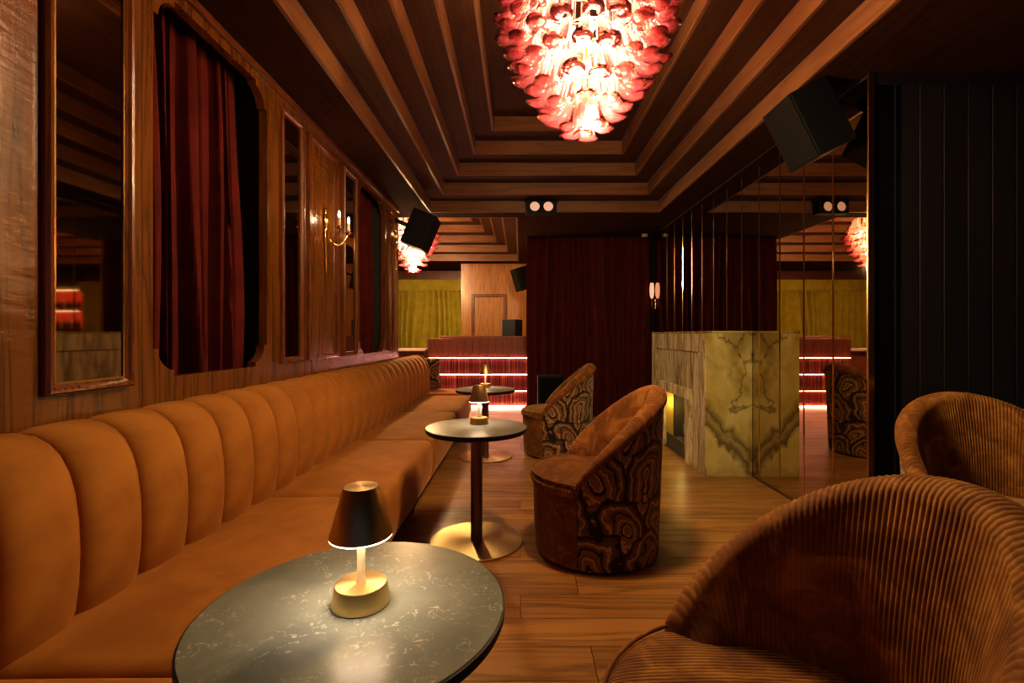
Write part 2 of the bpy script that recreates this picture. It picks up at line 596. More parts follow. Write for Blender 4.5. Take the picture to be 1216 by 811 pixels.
def tube_data(path, rad, seg=8, closed=False):
    path = [Vector(p) for p in path]
    n = len(path)
    vs, fs = [], []
    up = Vector((0.0123, 0.031, 1)).normalized()
    for i, p in enumerate(path):
        if closed:
            t = path[(i + 1) % n] - path[i - 1]
        else:
            t = path[min(i + 1, n - 1)] - path[max(i - 1, 0)]
        t.normalize()
        u = up if abs(t.dot(up)) < 0.95 else Vector((1, 0.02, 0))
        a = t.cross(u).normalized()
        b = t.cross(a).normalized()
        r = rad[i] if isinstance(rad, (list, tuple)) else rad
        for k in range(seg):
            an = 2 * PI * k / seg
            vs.append(p + a * (r * math.cos(an)) + b * (r * math.sin(an)))
    m = n if closed else n - 1
    for i in range(m):
        j = (i + 1) % n
        for k in range(seg):
            k2 = (k + 1) % seg
            fs.append((i * seg + k, i * seg + k2, j * seg + k2, j * seg + k))
    if not closed:
        fs.append(tuple(range(seg)))
        fs.append(tuple((n - 1) * seg + k for k in range(seg)))
    return vs, fs


def tube(name, path, rad, mat, parent=None, seg=8, closed=False, loc=None):
    vs, fs = tube_data(path, rad, seg, closed)
    return obj(name, vs, fs, mat, parent, True, None, loc)


def prism(name, outer, holes, to3, depth_vec, mat, parent=None):
    """Flat plate from a 2-D outline with holes; to3 maps (u, v) to 3-D, depth_vec is its thickness."""
    loops = [outer] + list(holes)
    polys = [[Vector((u, v, 0)) for u, v in lp] for lp in loops]
    tris = tessellate_polygon(polys)
    flat = [p for lp in loops for p in lp]
    n = len(flat)
    d = Vector(depth_vec)
    vs = [Vector(to3(u, v)) for u, v in flat] + [Vector(to3(u, v)) + d for u, v in flat]
    fs = []
    for t in tris:
        fs.append(tuple(t))
        fs.append(tuple(i + n for i in reversed(t)))
    s = 0
    for lp in loops:
        m = len(lp)
        for i in range(m):
            a, b = s + i, s + (i + 1) % m
            fs.append((a, b, b + n, a + n))
        s += m
    return obj(name, vs, fs, mat, parent)


def rbox_mesh(name, lo, hi, r, nr=4, nm=8, puff=(0, 0, 0), warp=None):
    """Rounded soft box; puff = bulge of the +x, +-y, +z faces."""
    def coords(a, b):
        c = [a + r * (1 - math.cos(PI / 2 * i / nr)) for i in range(nr)]
        c += [a + r + (b - a - 2 * r) * i / nm for i in range(nm + 1)]
        c += [b - r * (1 - math.cos(PI / 2 * i / nr)) for i in range(nr - 1, -1, -1)]
        return c
    cs = [coords(lo[i], hi[i]) for i in range(3)]
    vs, fs, idx = [], [], {}
    ctr = [(lo[i] + hi[i]) / 2 for i in range(3)]
    half = [(hi[i] - lo[i]) / 2 for i in range(3)]

    def vert(p):
        key = tuple(round(x, 6) for x in p)
        if key in idx:
            return idx[key]
        q = [min(max(p[i], lo[i] + r), hi[i] - r) for i in range(3)]
        d = Vector([p[i] - q[i] for i in range(3)])
        if d.length > 1e-9:
            # map square shell to a rounded one
            m = max(abs(x) for x in d)
            d = d.normalized() * m
        w = Vector(q) + d
        u = [(w[i] - ctr[i]) / half[i] for i in range(3)]
        for ax in range(3):
            if puff[ax]:
                o = [k for k in range(3) if k != ax]
                f = (1 - u[o[0]] ** 4) * (1 - u[o[1]] ** 4)
                w[ax] += puff[ax] * f * max(-1, min(1, u[ax]))
        if warp:
            w = Vector(warp(w))
        vs.append(w)
        idx[key] = len(vs) - 1
        return idx[key]

    for ax in range(3):
        a, b = [k for k in range(3) if k != ax]
        for side in (lo[ax], hi[ax]):
            for i in range(len(cs[a]) - 1):
                for j in range(len(cs[b]) - 1):
                    q = []
                    for (ii, jj) in ((i, j), (i + 1, j), (i + 1, j + 1), (i, j + 1)):
                        p = [0, 0, 0]
                        p[ax], p[a], p[b] = side, cs[a][ii], cs[b][jj]
                        q.append(vert(p))
                    fs.append(tuple(q))
    me = mesh_from(name, vs, fs, True)
    return recalc(me)


def empty(name, loc=(0, 0, 0), rz=0.0):
    o = bpy.data.objects.new(name, None)
    o.location = loc
    o.rotation_euler = (0, 0, rz)
    o.empty_display_size = 0.1
    COL.objects.link(o)
    return o


def tag(o, label, cat, group=None):
    o['label'] = label
    o['category'] = cat
    if group:
        o['group'] = group
    return o


def structure(o):
    o['kind'] = 'structure'
    return o


def copy_tree(o, parent=None):
    c = o.copy()
    COL.objects.link(c)
    if parent is not None:
        c.parent = parent
    for ch in list(o.children):
        copy_tree(ch, c)
    return c


# ------------------------------------------------------------------ room numbers
XL, XR = -1.60, 2.18          # left panelled wall, right mirror wall
ZC = 2.97                     # underside of the soffit
Y_NEAR = -3.2
Y_WALL_END = 6.28             # left wall stops, far room opens
Y_CURT = 8.0                  # curtain at the end of the room
Y_RET = 3.0                   # return wall, dark bay to its right
X_BAY = 4.3

# ------------------------------------------------------------------ floor
floor = structure(empty('floor'))
box('subfloor', (-8.0, Y_NEAR, -0.06), (X_BAY + 0.1, 14.2, -0.012), M['plinth'], floor)
PW = 0.205
rows = 0
y = 0.9
planks = []
plank_cache = {}
def plank(x0, x1, y0, y1):
    L = round((x1 - x0) / 0.1) * 0.1
    key = (round(L, 2), round(y1 - y0, 3))
    if key not in plank_cache:
        plank_cache[key] = box_mesh('floor_plank', (-(L - .003) / 2, -(y1 - y0 - .0025) / 2, -0.012), ((L - .003) / 2, (y1 - y0 - .0025) / 2, 0.0), 0.0012, 1)
    return link_mesh('floor_plank', plank_cache[key], M['floor_wood'], floor, ((x0 + x1) / 2, (y0 + y1) / 2, 0))
n_planks = 0
rr = random.Random(3)
def lay(y0, x_lo, x_hi, w):
    global n_planks
    x = x_lo
    first = True
    while x < x_hi - 0.05:
        L = rr.choice([0.6, 0.9, 1.2]) if first else rr.choice([1.3, 1.6, 1.9, 2.2])
        first = False
        if x + L > x_hi - 0.35:
            L = math.ceil((x_hi - x) * 10) / 10.0
        plank(x, x + L, y0, y0 + w)
        n_planks += 1
        x += L
yy = 0.82
while yy < 2.98:
    lay(yy, -0.9, 4.2, PW)
    yy += PW
while yy < 9.1:
    lay(yy, -0.9, 2.2, PW)
    yy += PW
# receding and side strips: far room floor as wider boards laid on
def slab(x0, x1, y0, y1):
    o = box('floor_board', (x0, y0, -0.012), (x1, y1, 0.0), M['floor_wood'], floor)
y2 = yy
for (a, b, c, d) in ((-8.0, -0.9, 6.3, 14.2), (-0.9, 2.2, yy, 14.2), (-1.6, -0.9, Y_NEAR, 6.3), (-0.9, X_BAY, Y_NEAR, 0.82), (2.2, X_BAY, 3.05, 3.2)):
    slab(a, b, c, d)

# ------------------------------------------------------------------ ceiling
ceil = structure(empty('ceiling'))
NR, RISE, RUNX, RUNY = 5, 0.15, 0.225, 0.29
def coffer(x0, x1, y0, y1):
    for k in range(NR):
        a0, a1, b0, b1 = x0 + k * RUNX, x1 - k * RUNX, y0 + k * RUNY, y1 - k * RUNY
        z0, z1 = ZC + k * RISE, ZC + (k + 1) * RISE
        t = 0.03
        if k == 0:
            z0 += 0.0
        box('riser_board', (a0 - t, b0, z0), (a0, b1, z1), M['ceiling_wood_long'], ceil, 0.004, 1)
        box('riser_board', (a1, b0, z0), (a1 + t, b1, z1), M['ceiling_wood_long'], ceil, 0.004, 1)
        box('riser_board', (a0 - t, b0 - t, z0), (a1 + t, b0, z1), M['ceiling_wood'], ceil, 0.004, 1)
        box('riser_board', (a0 - t, b1, z0), (a1 + t, b1 + t, z1), M['ceiling_wood'], ceil, 0.004, 1)
        if k < NR - 1:
            c0, c1, d0, d1 = a0 + RUNX, a1 - RUNX, b0 + RUNY, b1 - RUNY
            zt = z1
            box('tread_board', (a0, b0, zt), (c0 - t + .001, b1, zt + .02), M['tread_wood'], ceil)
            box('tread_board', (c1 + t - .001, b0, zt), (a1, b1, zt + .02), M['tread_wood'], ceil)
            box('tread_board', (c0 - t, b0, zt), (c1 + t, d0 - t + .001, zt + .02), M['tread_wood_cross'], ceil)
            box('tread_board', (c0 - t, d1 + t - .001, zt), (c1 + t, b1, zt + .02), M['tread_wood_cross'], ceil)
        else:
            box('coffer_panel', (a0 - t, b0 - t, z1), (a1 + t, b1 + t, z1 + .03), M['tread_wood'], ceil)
C1 = (-1.19, 1.84, -1.2, 6.4)
C2 = (-3.75, -0.065, 6.72, 10.6)
coffer(*C1)
coffer(*C2)
def rect(x0, x1, y0, y1):
    return [(x0, y0), (x1, y0), (x1, y1), (x0, y1)]
t = 0.03
prism('soffit_panel', rect(-8.0, X_BAY, Y_NEAR, 14.2),
      [rect(C1[0] - t, C1[1] + t, C1[2] - t, C1[3] + t), rect(C2[0] - t, C2[1] + t, C2[2] - t, C2[3] + t)],
      lambda u, v: (u, v, ZC), (0, 0, 0.03), M['soffit_wood'], ceil)

# ------------------------------------------------------------------ left wall with niches
wall_left = structure(empty('wall_left'))
PT = 0.05
def niche_outline(y0, y1, z0, z1, s=0.13, lobe=0.10):
    """Rectangle whose corners are cut back to a rounded lobe between two small steps."""
    def corner(cy, cz, sy, sz):
        pts = [(cy + sy * s, cz), (cy + sy * s, cz + sz * 0.03)]
        for i in range(9):
            a = PI / 2 * i / 8
            pts.append((cy + sy * (s - lobe * math.sin(a)), cz + sz * (s - lobe * math.cos(a))))
        pts += [(cy + sy * 0.03, cz + sz * s), (cy, cz + sz * s)]
        return pts
    out = []
    out += corner(y0, z0, 1, 1)[::-1]
    out += corner(y1, z0, -1, 1)
    out += corner(y1, z1, -1, -1)[::-1]
    out += corner(y0, z1, 1, -1)
    return out
NICHE = [(2.09, 3.03, 1.14, 2.875), (4.76, 5.68, 1.14, 2.875)]
def to_wall(u, v):
    return (XL, u, v)
segs = [(Y_NEAR, 1.20, None), (1.20, 2.03, None), (2.03, 3.10, 0), (3.10, 3.55, None), (3.55, 4.26, None), (4.26, 4.70, None), (4.70, 5.74, 1), (5.74, Y_WALL_END, None)]
for (a, b, nk) in segs:
    holes = [niche_outline(*NICHE[nk])] if nk is not None else []
    prism('wall_panel', rect(a + .0015, b - .0015, 0.0, ZC), holes, to_wall, (-PT, 0, 0), M['panel_wood'], wall_left)
box('wall_core', (XL - 0.42, Y_NEAR, 0), (XL - 0.31, Y_WALL_END, ZC), M['navy'], wall_left)
box('wall_end_board', (XL - 0.42, Y_WALL_END, 0), (XL, Y_WALL_END + .02, ZC), M['frame_wood'], wall_left, 0.003, 1)
for (a, b, nk) in segs:
    if nk is None:
        continue
    box('niche_cheek', (XL - .31, a, 0.9), (XL - PT - .001, a + .03, ZC), M['navy'], wall_left)
    box('niche_cheek', (XL - .31, b - .03, 0.9), (XL - PT - .001, b, ZC), M['navy'], wall_left)
# cornice and dado bead
def bead(name, y0, y1, z0, z1, proud, mat, parent, bev=0.006):
    return box(name, (XL - .001, y0, z0), (XL + proud, y1, z1), mat, parent, bev, 2)
cornice = structure(bead('trim_1', Y_NEAR, Y_WALL_END, 2.925, 2.968, 0.022, M['frame_wood_long'], None))
# raised moulding round the sconce panels (part of the wall)
def panel_moulding(y0, y1, z0, z1, w=0.035):
    for (a, b, c, d) in ((y0, y0 + w, z0, z1), (y1 - w, y1, z0, z1), (y0 + w, y1 - w, z0, z0 + w), (y0 + w, y1 - w, z1 - w, z1)):
        bead('panel_moulding', a, b, c, d, 0.02, M['frame_wood'], wall_left, 0.008)
panel_moulding(3.60, 4.20, 1.14, 2.86)
panel_moulding(-0.2, 1.15, 1.14, 2.86)

# framed mirrors on the left wall
def wall_mirror(y0, y1, z0, z1, label, w=0.036):
    root = tag(empty('wall_mirror', (XL, (y0 + y1) / 2, (z0 + z1) / 2)), label, 'mirror', 'narrow framed mirrors on the panelled wall')
    hy, hz = (y1 - y0) / 2, (z1 - z0) / 2
    # one mitred frame swept round the rectangle
    prof = [(0.0, 0.0), (0.0, 0.018), (0.008, 0.028), (0.018, 0.026), (0.026, 0.016), (w, 0.010), (w, 0.0)]
    vs, fs = [], []
    n = len(prof)
    for (sy, sz) in ((-1, -1), (1, -1), (1, 1), (-1, 1)):
        for (d, x) in prof:
            vs.append((x, sy * (hy - d), sz * (hz - d)))
    for c in range(4):
        c2 = (c + 1) % 4
        for i in range(n):
            i2 = (i + 1) % n
            fs.append((c * n + i, c2 * n + i, c2 * n + i2, c * n + i2))
    obj('frame', vs, fs, M['frame_wood'], root)
    g = box('mirror_glass', (0.001, -hy + w - .004, -hz + w - .004), (0.006, hy - w + .004, hz - w + .004), M['mirror_dark'], root)
    # a thin brass slip inside the frame
    s = 0.006
    for (a, b, c, d) in ((-hy + w, -hy + w + s, -hz + w, hz - w), (hy - w - s, hy - w, -hz + w, hz - w),
                         (-hy + w, hy - w, -hz + w, -hz + w + s), (-hy + w, hy - w, hz - w - s, hz - w)):
        box('brass_slip', (0.006, a, c), (0.011, b, d), M['brass_plain'], root)
    return root
wm = wall_mirror(1.60, 1.955, 1.125, 2.85, 'tall wood framed mirror nearest the left edge, reflecting the red lit bar')
wm.rotation_euler = (0, 0, -math.radians(1.3))
wm.location.x += 0.004
wall_mirror(3.19, 3.50, 1.14, 2.85, 'narrow wood framed mirror just right of the large red curtain')
wall_mirror(4.31, 4.65, 1.14, 2.85, 'narrow wood framed mirror behind the candle arms of the near wall sconce')
wall_mirror(5.80, 6.02, 1.14, 2.85, 'slim wood framed mirror at the far end of the panelled wall')

# niche curtains
def curtain_mesh(name, L, z0, z1, folds, amp, seed, gather=0.0, tie=0.0, px=0.0):
    """Folded cloth along local x from 0 to L, facing -y; folds wander and tighten towards the top."""
    r = random.Random(seed)
    ph = [r.uniform(0, 2 * PI) for _ in range(6)]
    nx, nz = folds * 14, 26
    vs, fs = [], []
    for j in range(nz + 1):
        v = j / nz
        z = z0 + (z1 - z0) * v
        for i in range(nx + 1):
            u = i / nx
            a = 2 * PI * folds * (u + 0.022 * math.sin(2 * PI * 2.3 * u + ph[0]) + 0.012 * math.sin(5 * v + 9 * u + ph[1]))
            am = amp * (0.65 + 0.35 * math.sin(3.7 * 2 * PI * u + ph[2])) * (0.75 + 0.5 * (1 - v) * abs(math.sin(7 * u + ph[3])))
            am *= (1 - gather * v ** 3)
            yy_ = am * (1 - 2 * abs(math.sin(a / 2)) ** 0.75 + 0.16 * math.sin(2 * a + ph[4] + 2 * v))
            xx_ = u * L + 0.014 * math.sin(a * 1.0 + 1.3) + 0.02 * math.sin(2.2 * v + 6 * u + ph[5]) * (1 - v)
            zz = z + (0.014 * math.sin(a + .6) if j == 0 else 0)
            vs.append((xx_, yy_, zz))
    for j in range(nz):
        for i in range(nx):
            a = j * (nx + 1) + i
            fs.append((a, a + 1, a + nx + 2, a + nx + 1))
    # back layer, 4 mm behind, closes the cloth
    n = len(vs)
    vs += [(a, b + 0.004, c) for a, b, c in vs]
    fs += [tuple(i + n for i in reversed(f)) for f in fs]
    return mesh_from(name, vs, fs, True)
c1 = link_mesh('alcove_curtain', curtain_mesh('alcove_curtain', 0.91, 0.0, 1.88, 9, 0.105, 4, 0.35), M['curtain_red'], None, (XL - 0.175, 2.09, 1.05), (0, 0, PI / 2))
tag(c1, 'large deep red velvet curtain in the scalloped opening nearest the camera', 'curtain', 'red curtains in the scalloped openings')
c2 = link_mesh('alcove_curtain', curtain_mesh('alcove_curtain', 0.86, 0.0, 1.88, 8, 0.105, 11, 0.35), M['curtain_red'], None, (XL - 0.175, 4.75, 1.05), (0, 0, PI / 2))
tag(c2, 'red velvet curtain in the far scalloped opening, beyond the brass wall sconce', 'curtain', 'red curtains in the scalloped openings')

# ------------------------------------------------------------------ right wall: mirror strips
wall_right = structure(empty('wall_right'))
box('wall_core', (XR + 0.012, Y_RET, 0), (XR + 0.2, 8.4, ZC), M['navy'], wall_right)
NSTRIP, SW = 14, 0.345
def mirror_strip_mesh(w, z0, z1):
    e, d = 0.010, 0.004
    hw = w / 2 - 0.001
    vs = [(0, -hw, z0), (0, hw, z0), (0, hw, z1), (0, -hw, z1),
          (-.006, -hw, z0), (-.006, hw, z0), (-.006, hw, z1), (-.006, -hw, z1),
          (-.006 - d, -hw + e, z0 + e), (-.006 - d, hw - e, z0 + e), (-.006 - d, hw - e, z1 - e), (-.006 - d, -hw + e, z1 - e)]
    fs = [(0, 1, 2, 3), (8, 9, 10, 11)]
    for i in range(4):
        j = (i + 1) % 4
        fs.append((i, j, 4 + j, 4 + i))
        fs.append((4 + i, 4 + j, 8 + j, 8 + i))
    me = mesh_from('mirror_pane', vs, fs)
    recalc(me)
    me.materials.append(M['mirror'])
    me.materials.append(M['mirror_edge'])
    for p in me.polygons:
        xs = [me.vertices[i].co.x for i in p.vertices]
        if max(xs) - min(xs) > 1e-4:
            p.material_index = 1
    return me
ms = mirror_strip_mesh(SW, 0.012, 2.955)
for k in range(NSTRIP):
    yc = 2.985 + 0.02 + SW * (k + 0.5)
    link_mesh('mirror_pane', ms, None, wall_right, (XR + 0.012, yc, 0))
structure(box('trim_3', (XR - 0.012, 2.992, 0), (XR + 0.03, 3.008, ZC), M['brass_plain'], None, 0.003, 1))
structure(box('baseboard_right', (XR - 0.004, Y_RET, 0), (XR + 0.012, 7.86, 0.012), M['bronze'], None))

# return wall and dark bay on the right
wall_return = structure(empty('wall_bay'))
nb = 14
bw = (X_BAY - XR) / nb
bd = box_mesh('wall_board', (-bw / 2 + .0015, -0.012, 0), (bw / 2 - .0015, 0.012, 2.90), 0.004, 1)
for k in range(nb):
    link_mesh('wall_board', bd, M['dark_board'], wall_return, (XR + .01 + bw * (k + .5), Y_RET + 0.012 , 0))
box('wall_core', (XR + 0.01, Y_RET + .025, 0), (X_BAY, Y_RET + .08, ZC), M['navy'], wall_return)
box('wall_header', (XR + .01, Y_RET - .004, 2.90), (X_BAY, Y_RET + .03, ZC), M['dark_board'], wall_return)
structure(box('wall_bay_side', (X_BAY, Y_NEAR, 0), (X_BAY + .1, Y_RET + .08, ZC), M['navy']))

# ------------------------------------------------------------------ end wall, curtain
structure(box('wall_end', (0.16, 8.14, 0), (XR + .2, 8.30, ZC), M['navy']))
ec = link_mesh('stage_curtain', curtain_mesh('stage_curtain', 2.045, 0.0, 2.93, 17, 0.105, 21, 0.2), M['curtain_dark'], None, (0.11, 8.00, 0.02))
tag(ec, 'floor to ceiling dark maroon pleated curtain closing the end of the room', 'curtain')
box('curtain_rail', (0.0, -0.07, 2.93), (2.04, 0.07, 2.945), M['black'], ec)

# ------------------------------------------------------------------ far room shell
structure(box('wall_far_left', (-8.1, Y_WALL_END, 0), (-8.0, 14.2, ZC), M['far_wood']))
structure(box('wall_far_back', (-8.0, 14.1, 0), (0.8, 14.2, ZC), M['booth_wood']))
wf = structure(empty('wall_far'))
pw = 0.5
x = -1.33
while x < 0.75:
    box('wall_panel', (x + .0015, 11.0, 0), (min(x + pw, 0.8) - .0015, 11.06, ZC), M['far_wood'], wf)
    x += pw
box('wall_return_board', (-1.36, 11.0, 0), (-1.33, 12.3, ZC), M['far_wood'], wf)
structure(box('wall_far_right', (0.8, 8.3, 0), (0.9, 11.1, ZC), M['far_wood']))
structure(box('wall_far_middle', (-4.5, 12.25, 0), (-1.33, 12.35, ZC), M['booth_wood']))
# door in the far wall
d1 = structure(empty('door_1', (-0.72, 11.0, 0)))
box('door_leaf', (-0.33, -0.012, 0.01), (0.33, 0.0, 2.20), M['far_wood'], d1)
for (a, b, c, d) in ((-0.40, -0.33, 0, 2.27), (0.33, 0.40, 0, 2.27), (-0.33, 0.33, 2.20, 2.27)):
    box('door_frame', (a, -0.035, c), (b, 0.0, d), M['frame_wood'], d1, 0.006, 1)
gc = link_mesh('far_curtain', curtain_mesh('far_curtain', 3.0, 0.0, 2.62, 19, 0.15, 31, 0.1), M['curtain_green'], None, (-4.40, 12.12, 0.02))
tag(gc, 'mustard green pleated curtain on the far wall of the next room', 'curtain')
# pelmet with a scalloped lower edge
pel = []
px0, px1 = -4.41, -1.36
pel = [(px0, 2.72), (px1, 2.72)]
npn = 20
for i in range(npn, 0, -1):
    cx = px0 + (px1 - px0) * (i - .5) / npn
    hw = (px1 - px0) / npn / 2
    for q in range(5):
        a = PI * q / 4
        pel.append((cx + hw * math.cos(a), 2.48 - 0.05 * math.sin(a)))
p_ = prism('pelmet', pel, [], lambda u, v: (u + 4.40, v - 0.02 - .0, 0), (0, 0, 0.02), M['curtain_green'], gc)
p_.matrix_local = Matrix.Translation((0, -0.085, 0)) @ Matrix.Rotation(PI / 2, 4, 'X')

# ------------------------------------------------------------------ banquette
bq = tag(empty('banquette', (-1.1, 3.3, 0)), 'long burnt orange velvet banquette with channelled back along the panelled wall', 'sofa')
def loc_of(o, parent):
    pass
BX, BY = -1.1, 3.3
seams = [-1.5, -0.12, 1.28, 2.68, 4.10, 5.62, 7.10]
for a, b in zip(seams[:-1], seams[1:]):
    L = b - a
    lo = (-1.46, -L / 2 + .003, 0.075)
    hi = (-0.76, L / 2 - .003, 0.437)
    def warp(w):
        f = (w.z - 0.075) / 0.36
        x_ = w.x
        if w.x > -1.0:
            x_ = w.x + 0.03 * math.sin(PI * min(1, max(0, f * .85 + .1))) - 0.02 * (1 - f)
        return (x_ - BX, w.y, w.z + 0.004 * math.sin(6 * w.y + 3 * w.x))
    me = rbox_mesh('seat_cushion', lo, hi, 0.05, 4, 9, (0, 0.0, 0.016), warp)
    link_mesh('seat_cushion', me, M['velvet_orange'], bq, (0, (a + b) / 2 - BY, 0))
box('plinth', (-1.55 - BX, -1.5 - BY, 0.0), (-0.86 - BX, 7.07 - BY, 0.08), M['plinth'], bq)
# channels
prof = [(-1.400, 0.40), (-1.372, 0.46), (-1.360, 0.55), (-1.356, 0.65), (-1.360, 0.75), (-1.372, 0.84), (-1.392, 0.91), (-1.420, 0.965), (-1.458, 1.005), (-1.505, 1.028), (-1.555, 1.035), (-1.597, 1.030)]
CW = 0.2445
def channel_mesh():
    nu = 12
    vs, fs = [], []
    P = [Vector((p[0], 0, p[1])) for p in prof]
    np_ = len(P)
    nrm = []
    for i in range(np_):
        tt = (P[min(i + 1, np_ - 1)] - P[max(i - 1, 0)]).normalized()
        nrm.append(Vector((tt.z, 0, -tt.x)))
    for i in range(np_):
        for j in range(nu + 1):
            u = -1 + 2 * j / nu
            s = math.sin(u * PI / 2)
            inset = 0.056 * (1 - math.sqrt(max(0.0, 1 - min(1, abs(s)) ** 3.2)))
            inset *= 1.0 - 0.6 * min(1, max(0, (i - 6) / 5))
            w = P[i] - nrm[i] * inset
            # seams draw in and lean a little toward the camera near the top
            lean = -0.012 * max(0, (w.z - 0.9) / 0.14)
            vs.append((w.x - BX, s * (CW / 2 - .0006) + lean, w.z))
    for i in range(np_ - 1):
        for j in range(nu):
            a = i * (nu + 1) + j
            fs.append((a, a + 1, a + nu + 2, a + nu + 1))
    # closed back
    k = len(vs)
    for j in range(nu + 1):
        u = math.sin((-1 + 2 * j / nu) * PI / 2)
        vs.append((-1.597 - BX, u * (CW / 2 - .0006), 0.40))
    for j in range(nu):
        fs.append((k + j, k + j + 1, j + 1, j))
        a = (np_ - 1) * (nu + 1) + j
        fs.append((a, a + 1, k + j + 1, k + j))
    fs.append(tuple([i * (nu + 1) for i in range(np_)] + [k]))
    fs.append(tuple([i * (nu + 1) + nu for i in range(np_)] + [k + nu]))
    me = mesh_from('backrest_channel', vs, fs)
    recalc(me)
    return shade_auto(me, 1.0)
chm = channel_mesh()
yc = 1.276 + CW / 2 - 9 * CW
while yc < 7.1:
    link_mesh('backrest_channel', chm, M['velvet_orange'], bq, (0, yc - BY, 0))
    yc += CW
yend = yc - CW / 2
box('back_frame', (-1.598 - BX, -1.0 - BY, 0.08), (-1.47 - BX, yend - BY, 0.42), M['plinth'], bq)
ep = [(-1.597, 0.08), (-1.40, 0.08)] + [(p[0] + 0.006, p[1]) for p in prof[0:]]
prism('end_panel', ep, [], lambda u, v: (u - BX, yend - BY, v), (0, 0.04, 0), M['velvet_orange'], bq)

# ------------------------------------------------------------------ round tables
def make_table():
    root = empty('round_table')
    R = 0.325
    lathe('table_top', [(0.0005, 0.715), (R - .012, 0.715), (R, 0.722), (R, 0.734), (R - .004, 0.7395), (R - .012, 0.740), (0.0005, 0.740)], M['table_stone'], root, None, 96, False)
    lathe('edge_band', [(R - .03, 0.708), (R - .008, 0.708), (R - .002, 0.7145), (R + .0012, 0.7225), (R + .0012, 0.7365), (R - .001, 0.7370), (R - .03, 0.7148)], M['black_edge'], root, None, 96, False)
    lathe('top_plate', [(0.0005, 0.700), (0.12, 0.700), (0.12, 0.708), (0.0005, 0.708)], M['black_edge'], root, None, 32, False)
    lathe('column', [(0.038, 0.012), (0.038, 0.70)], M['bronze'], root, None, 40)
    lathe('base_plate', [(0.0005, 0.0), (0.292, 0.0), (0.296, 0.003), (0.296, 0.010), (0.294, 0.012), (0.0005, 0.012)], M['brass_dull'], root, None, 96, False)
    return root
T = [(-0.36, 1.05), (-0.283, 3.10), (-0.385, 5.27)]
tl = ['round speckled dark stone table in the foreground, nearest the camera',
      'middle round pedestal table with brass disc base, second from the camera',
      'farthest round pedestal table, in front of the red fringed bar']
t0 = make_table()
for i, (px, py) in enumerate(T):
    o = t0 if i == 0 else copy_tree(t0)
    o.location = (px, py, 0)
    tag(o, tl[i], 'table', 'round pedestal tables along the banquette')

# ------------------------------------------------------------------ table lamps
def make_lamp():
    root = empty('table_lamp')
    lathe('base', [(0.0005, 0.0), (0.061, 0.0), (0.0625, 0.002), (0.056, 0.043), (0.0545, 0.0445), (0.0005, 0.0445)], M['brass'], root, None, 64, False)
    lathe('stem', [(0.0105, 0.0445), (0.0085, 0.06), (0.0085, 0.10), (0.0105, 0.14), (0.0115, 0.175)], M['lamp_stem'], root, None, 24)
    sh = lathe('shade', [(0.0665, 0.150), (0.0675, 0.150), (0.0385, 0.255), (0.037, 0.257), (0.0005, 0.257), (0.0005, 0.2545), (0.0365, 0.2545), (0.0655, 0.1515)], M['brass'], root, None, 64, False)
    lathe('light_ring', [(0.0625, 0.1475), (0.0668, 0.1475), (0.0668, 0.1505), (0.0625, 0.1535)], M['lamp_ring'], sh, None, 64, False)
    lathe('light_disc', [(0.0125, 0.172), (0.055, 0.172), (0.055, 0.176), (0.0125, 0.176)], M['lamp_led'], sh, None, 48, False)
    return root
l0 = make_lamp()
LP = [(-0.352, 1.06), (-0.275, 3.2), (-0.395, 5.42)]
ll = ['small brass table lamp with glowing rim on the foreground table',
      'small brass table lamp on the middle round table',
      'small brass table lamp on the farthest table, against the red fringe']
for i, (px, py) in enumerate(LP):
    o = l0 if i == 0 else copy_tree(l0)
    o.location = (px, py, 0.74)
    tag(o, ll[i], 'lamp', 'brass lamps on the round tables')

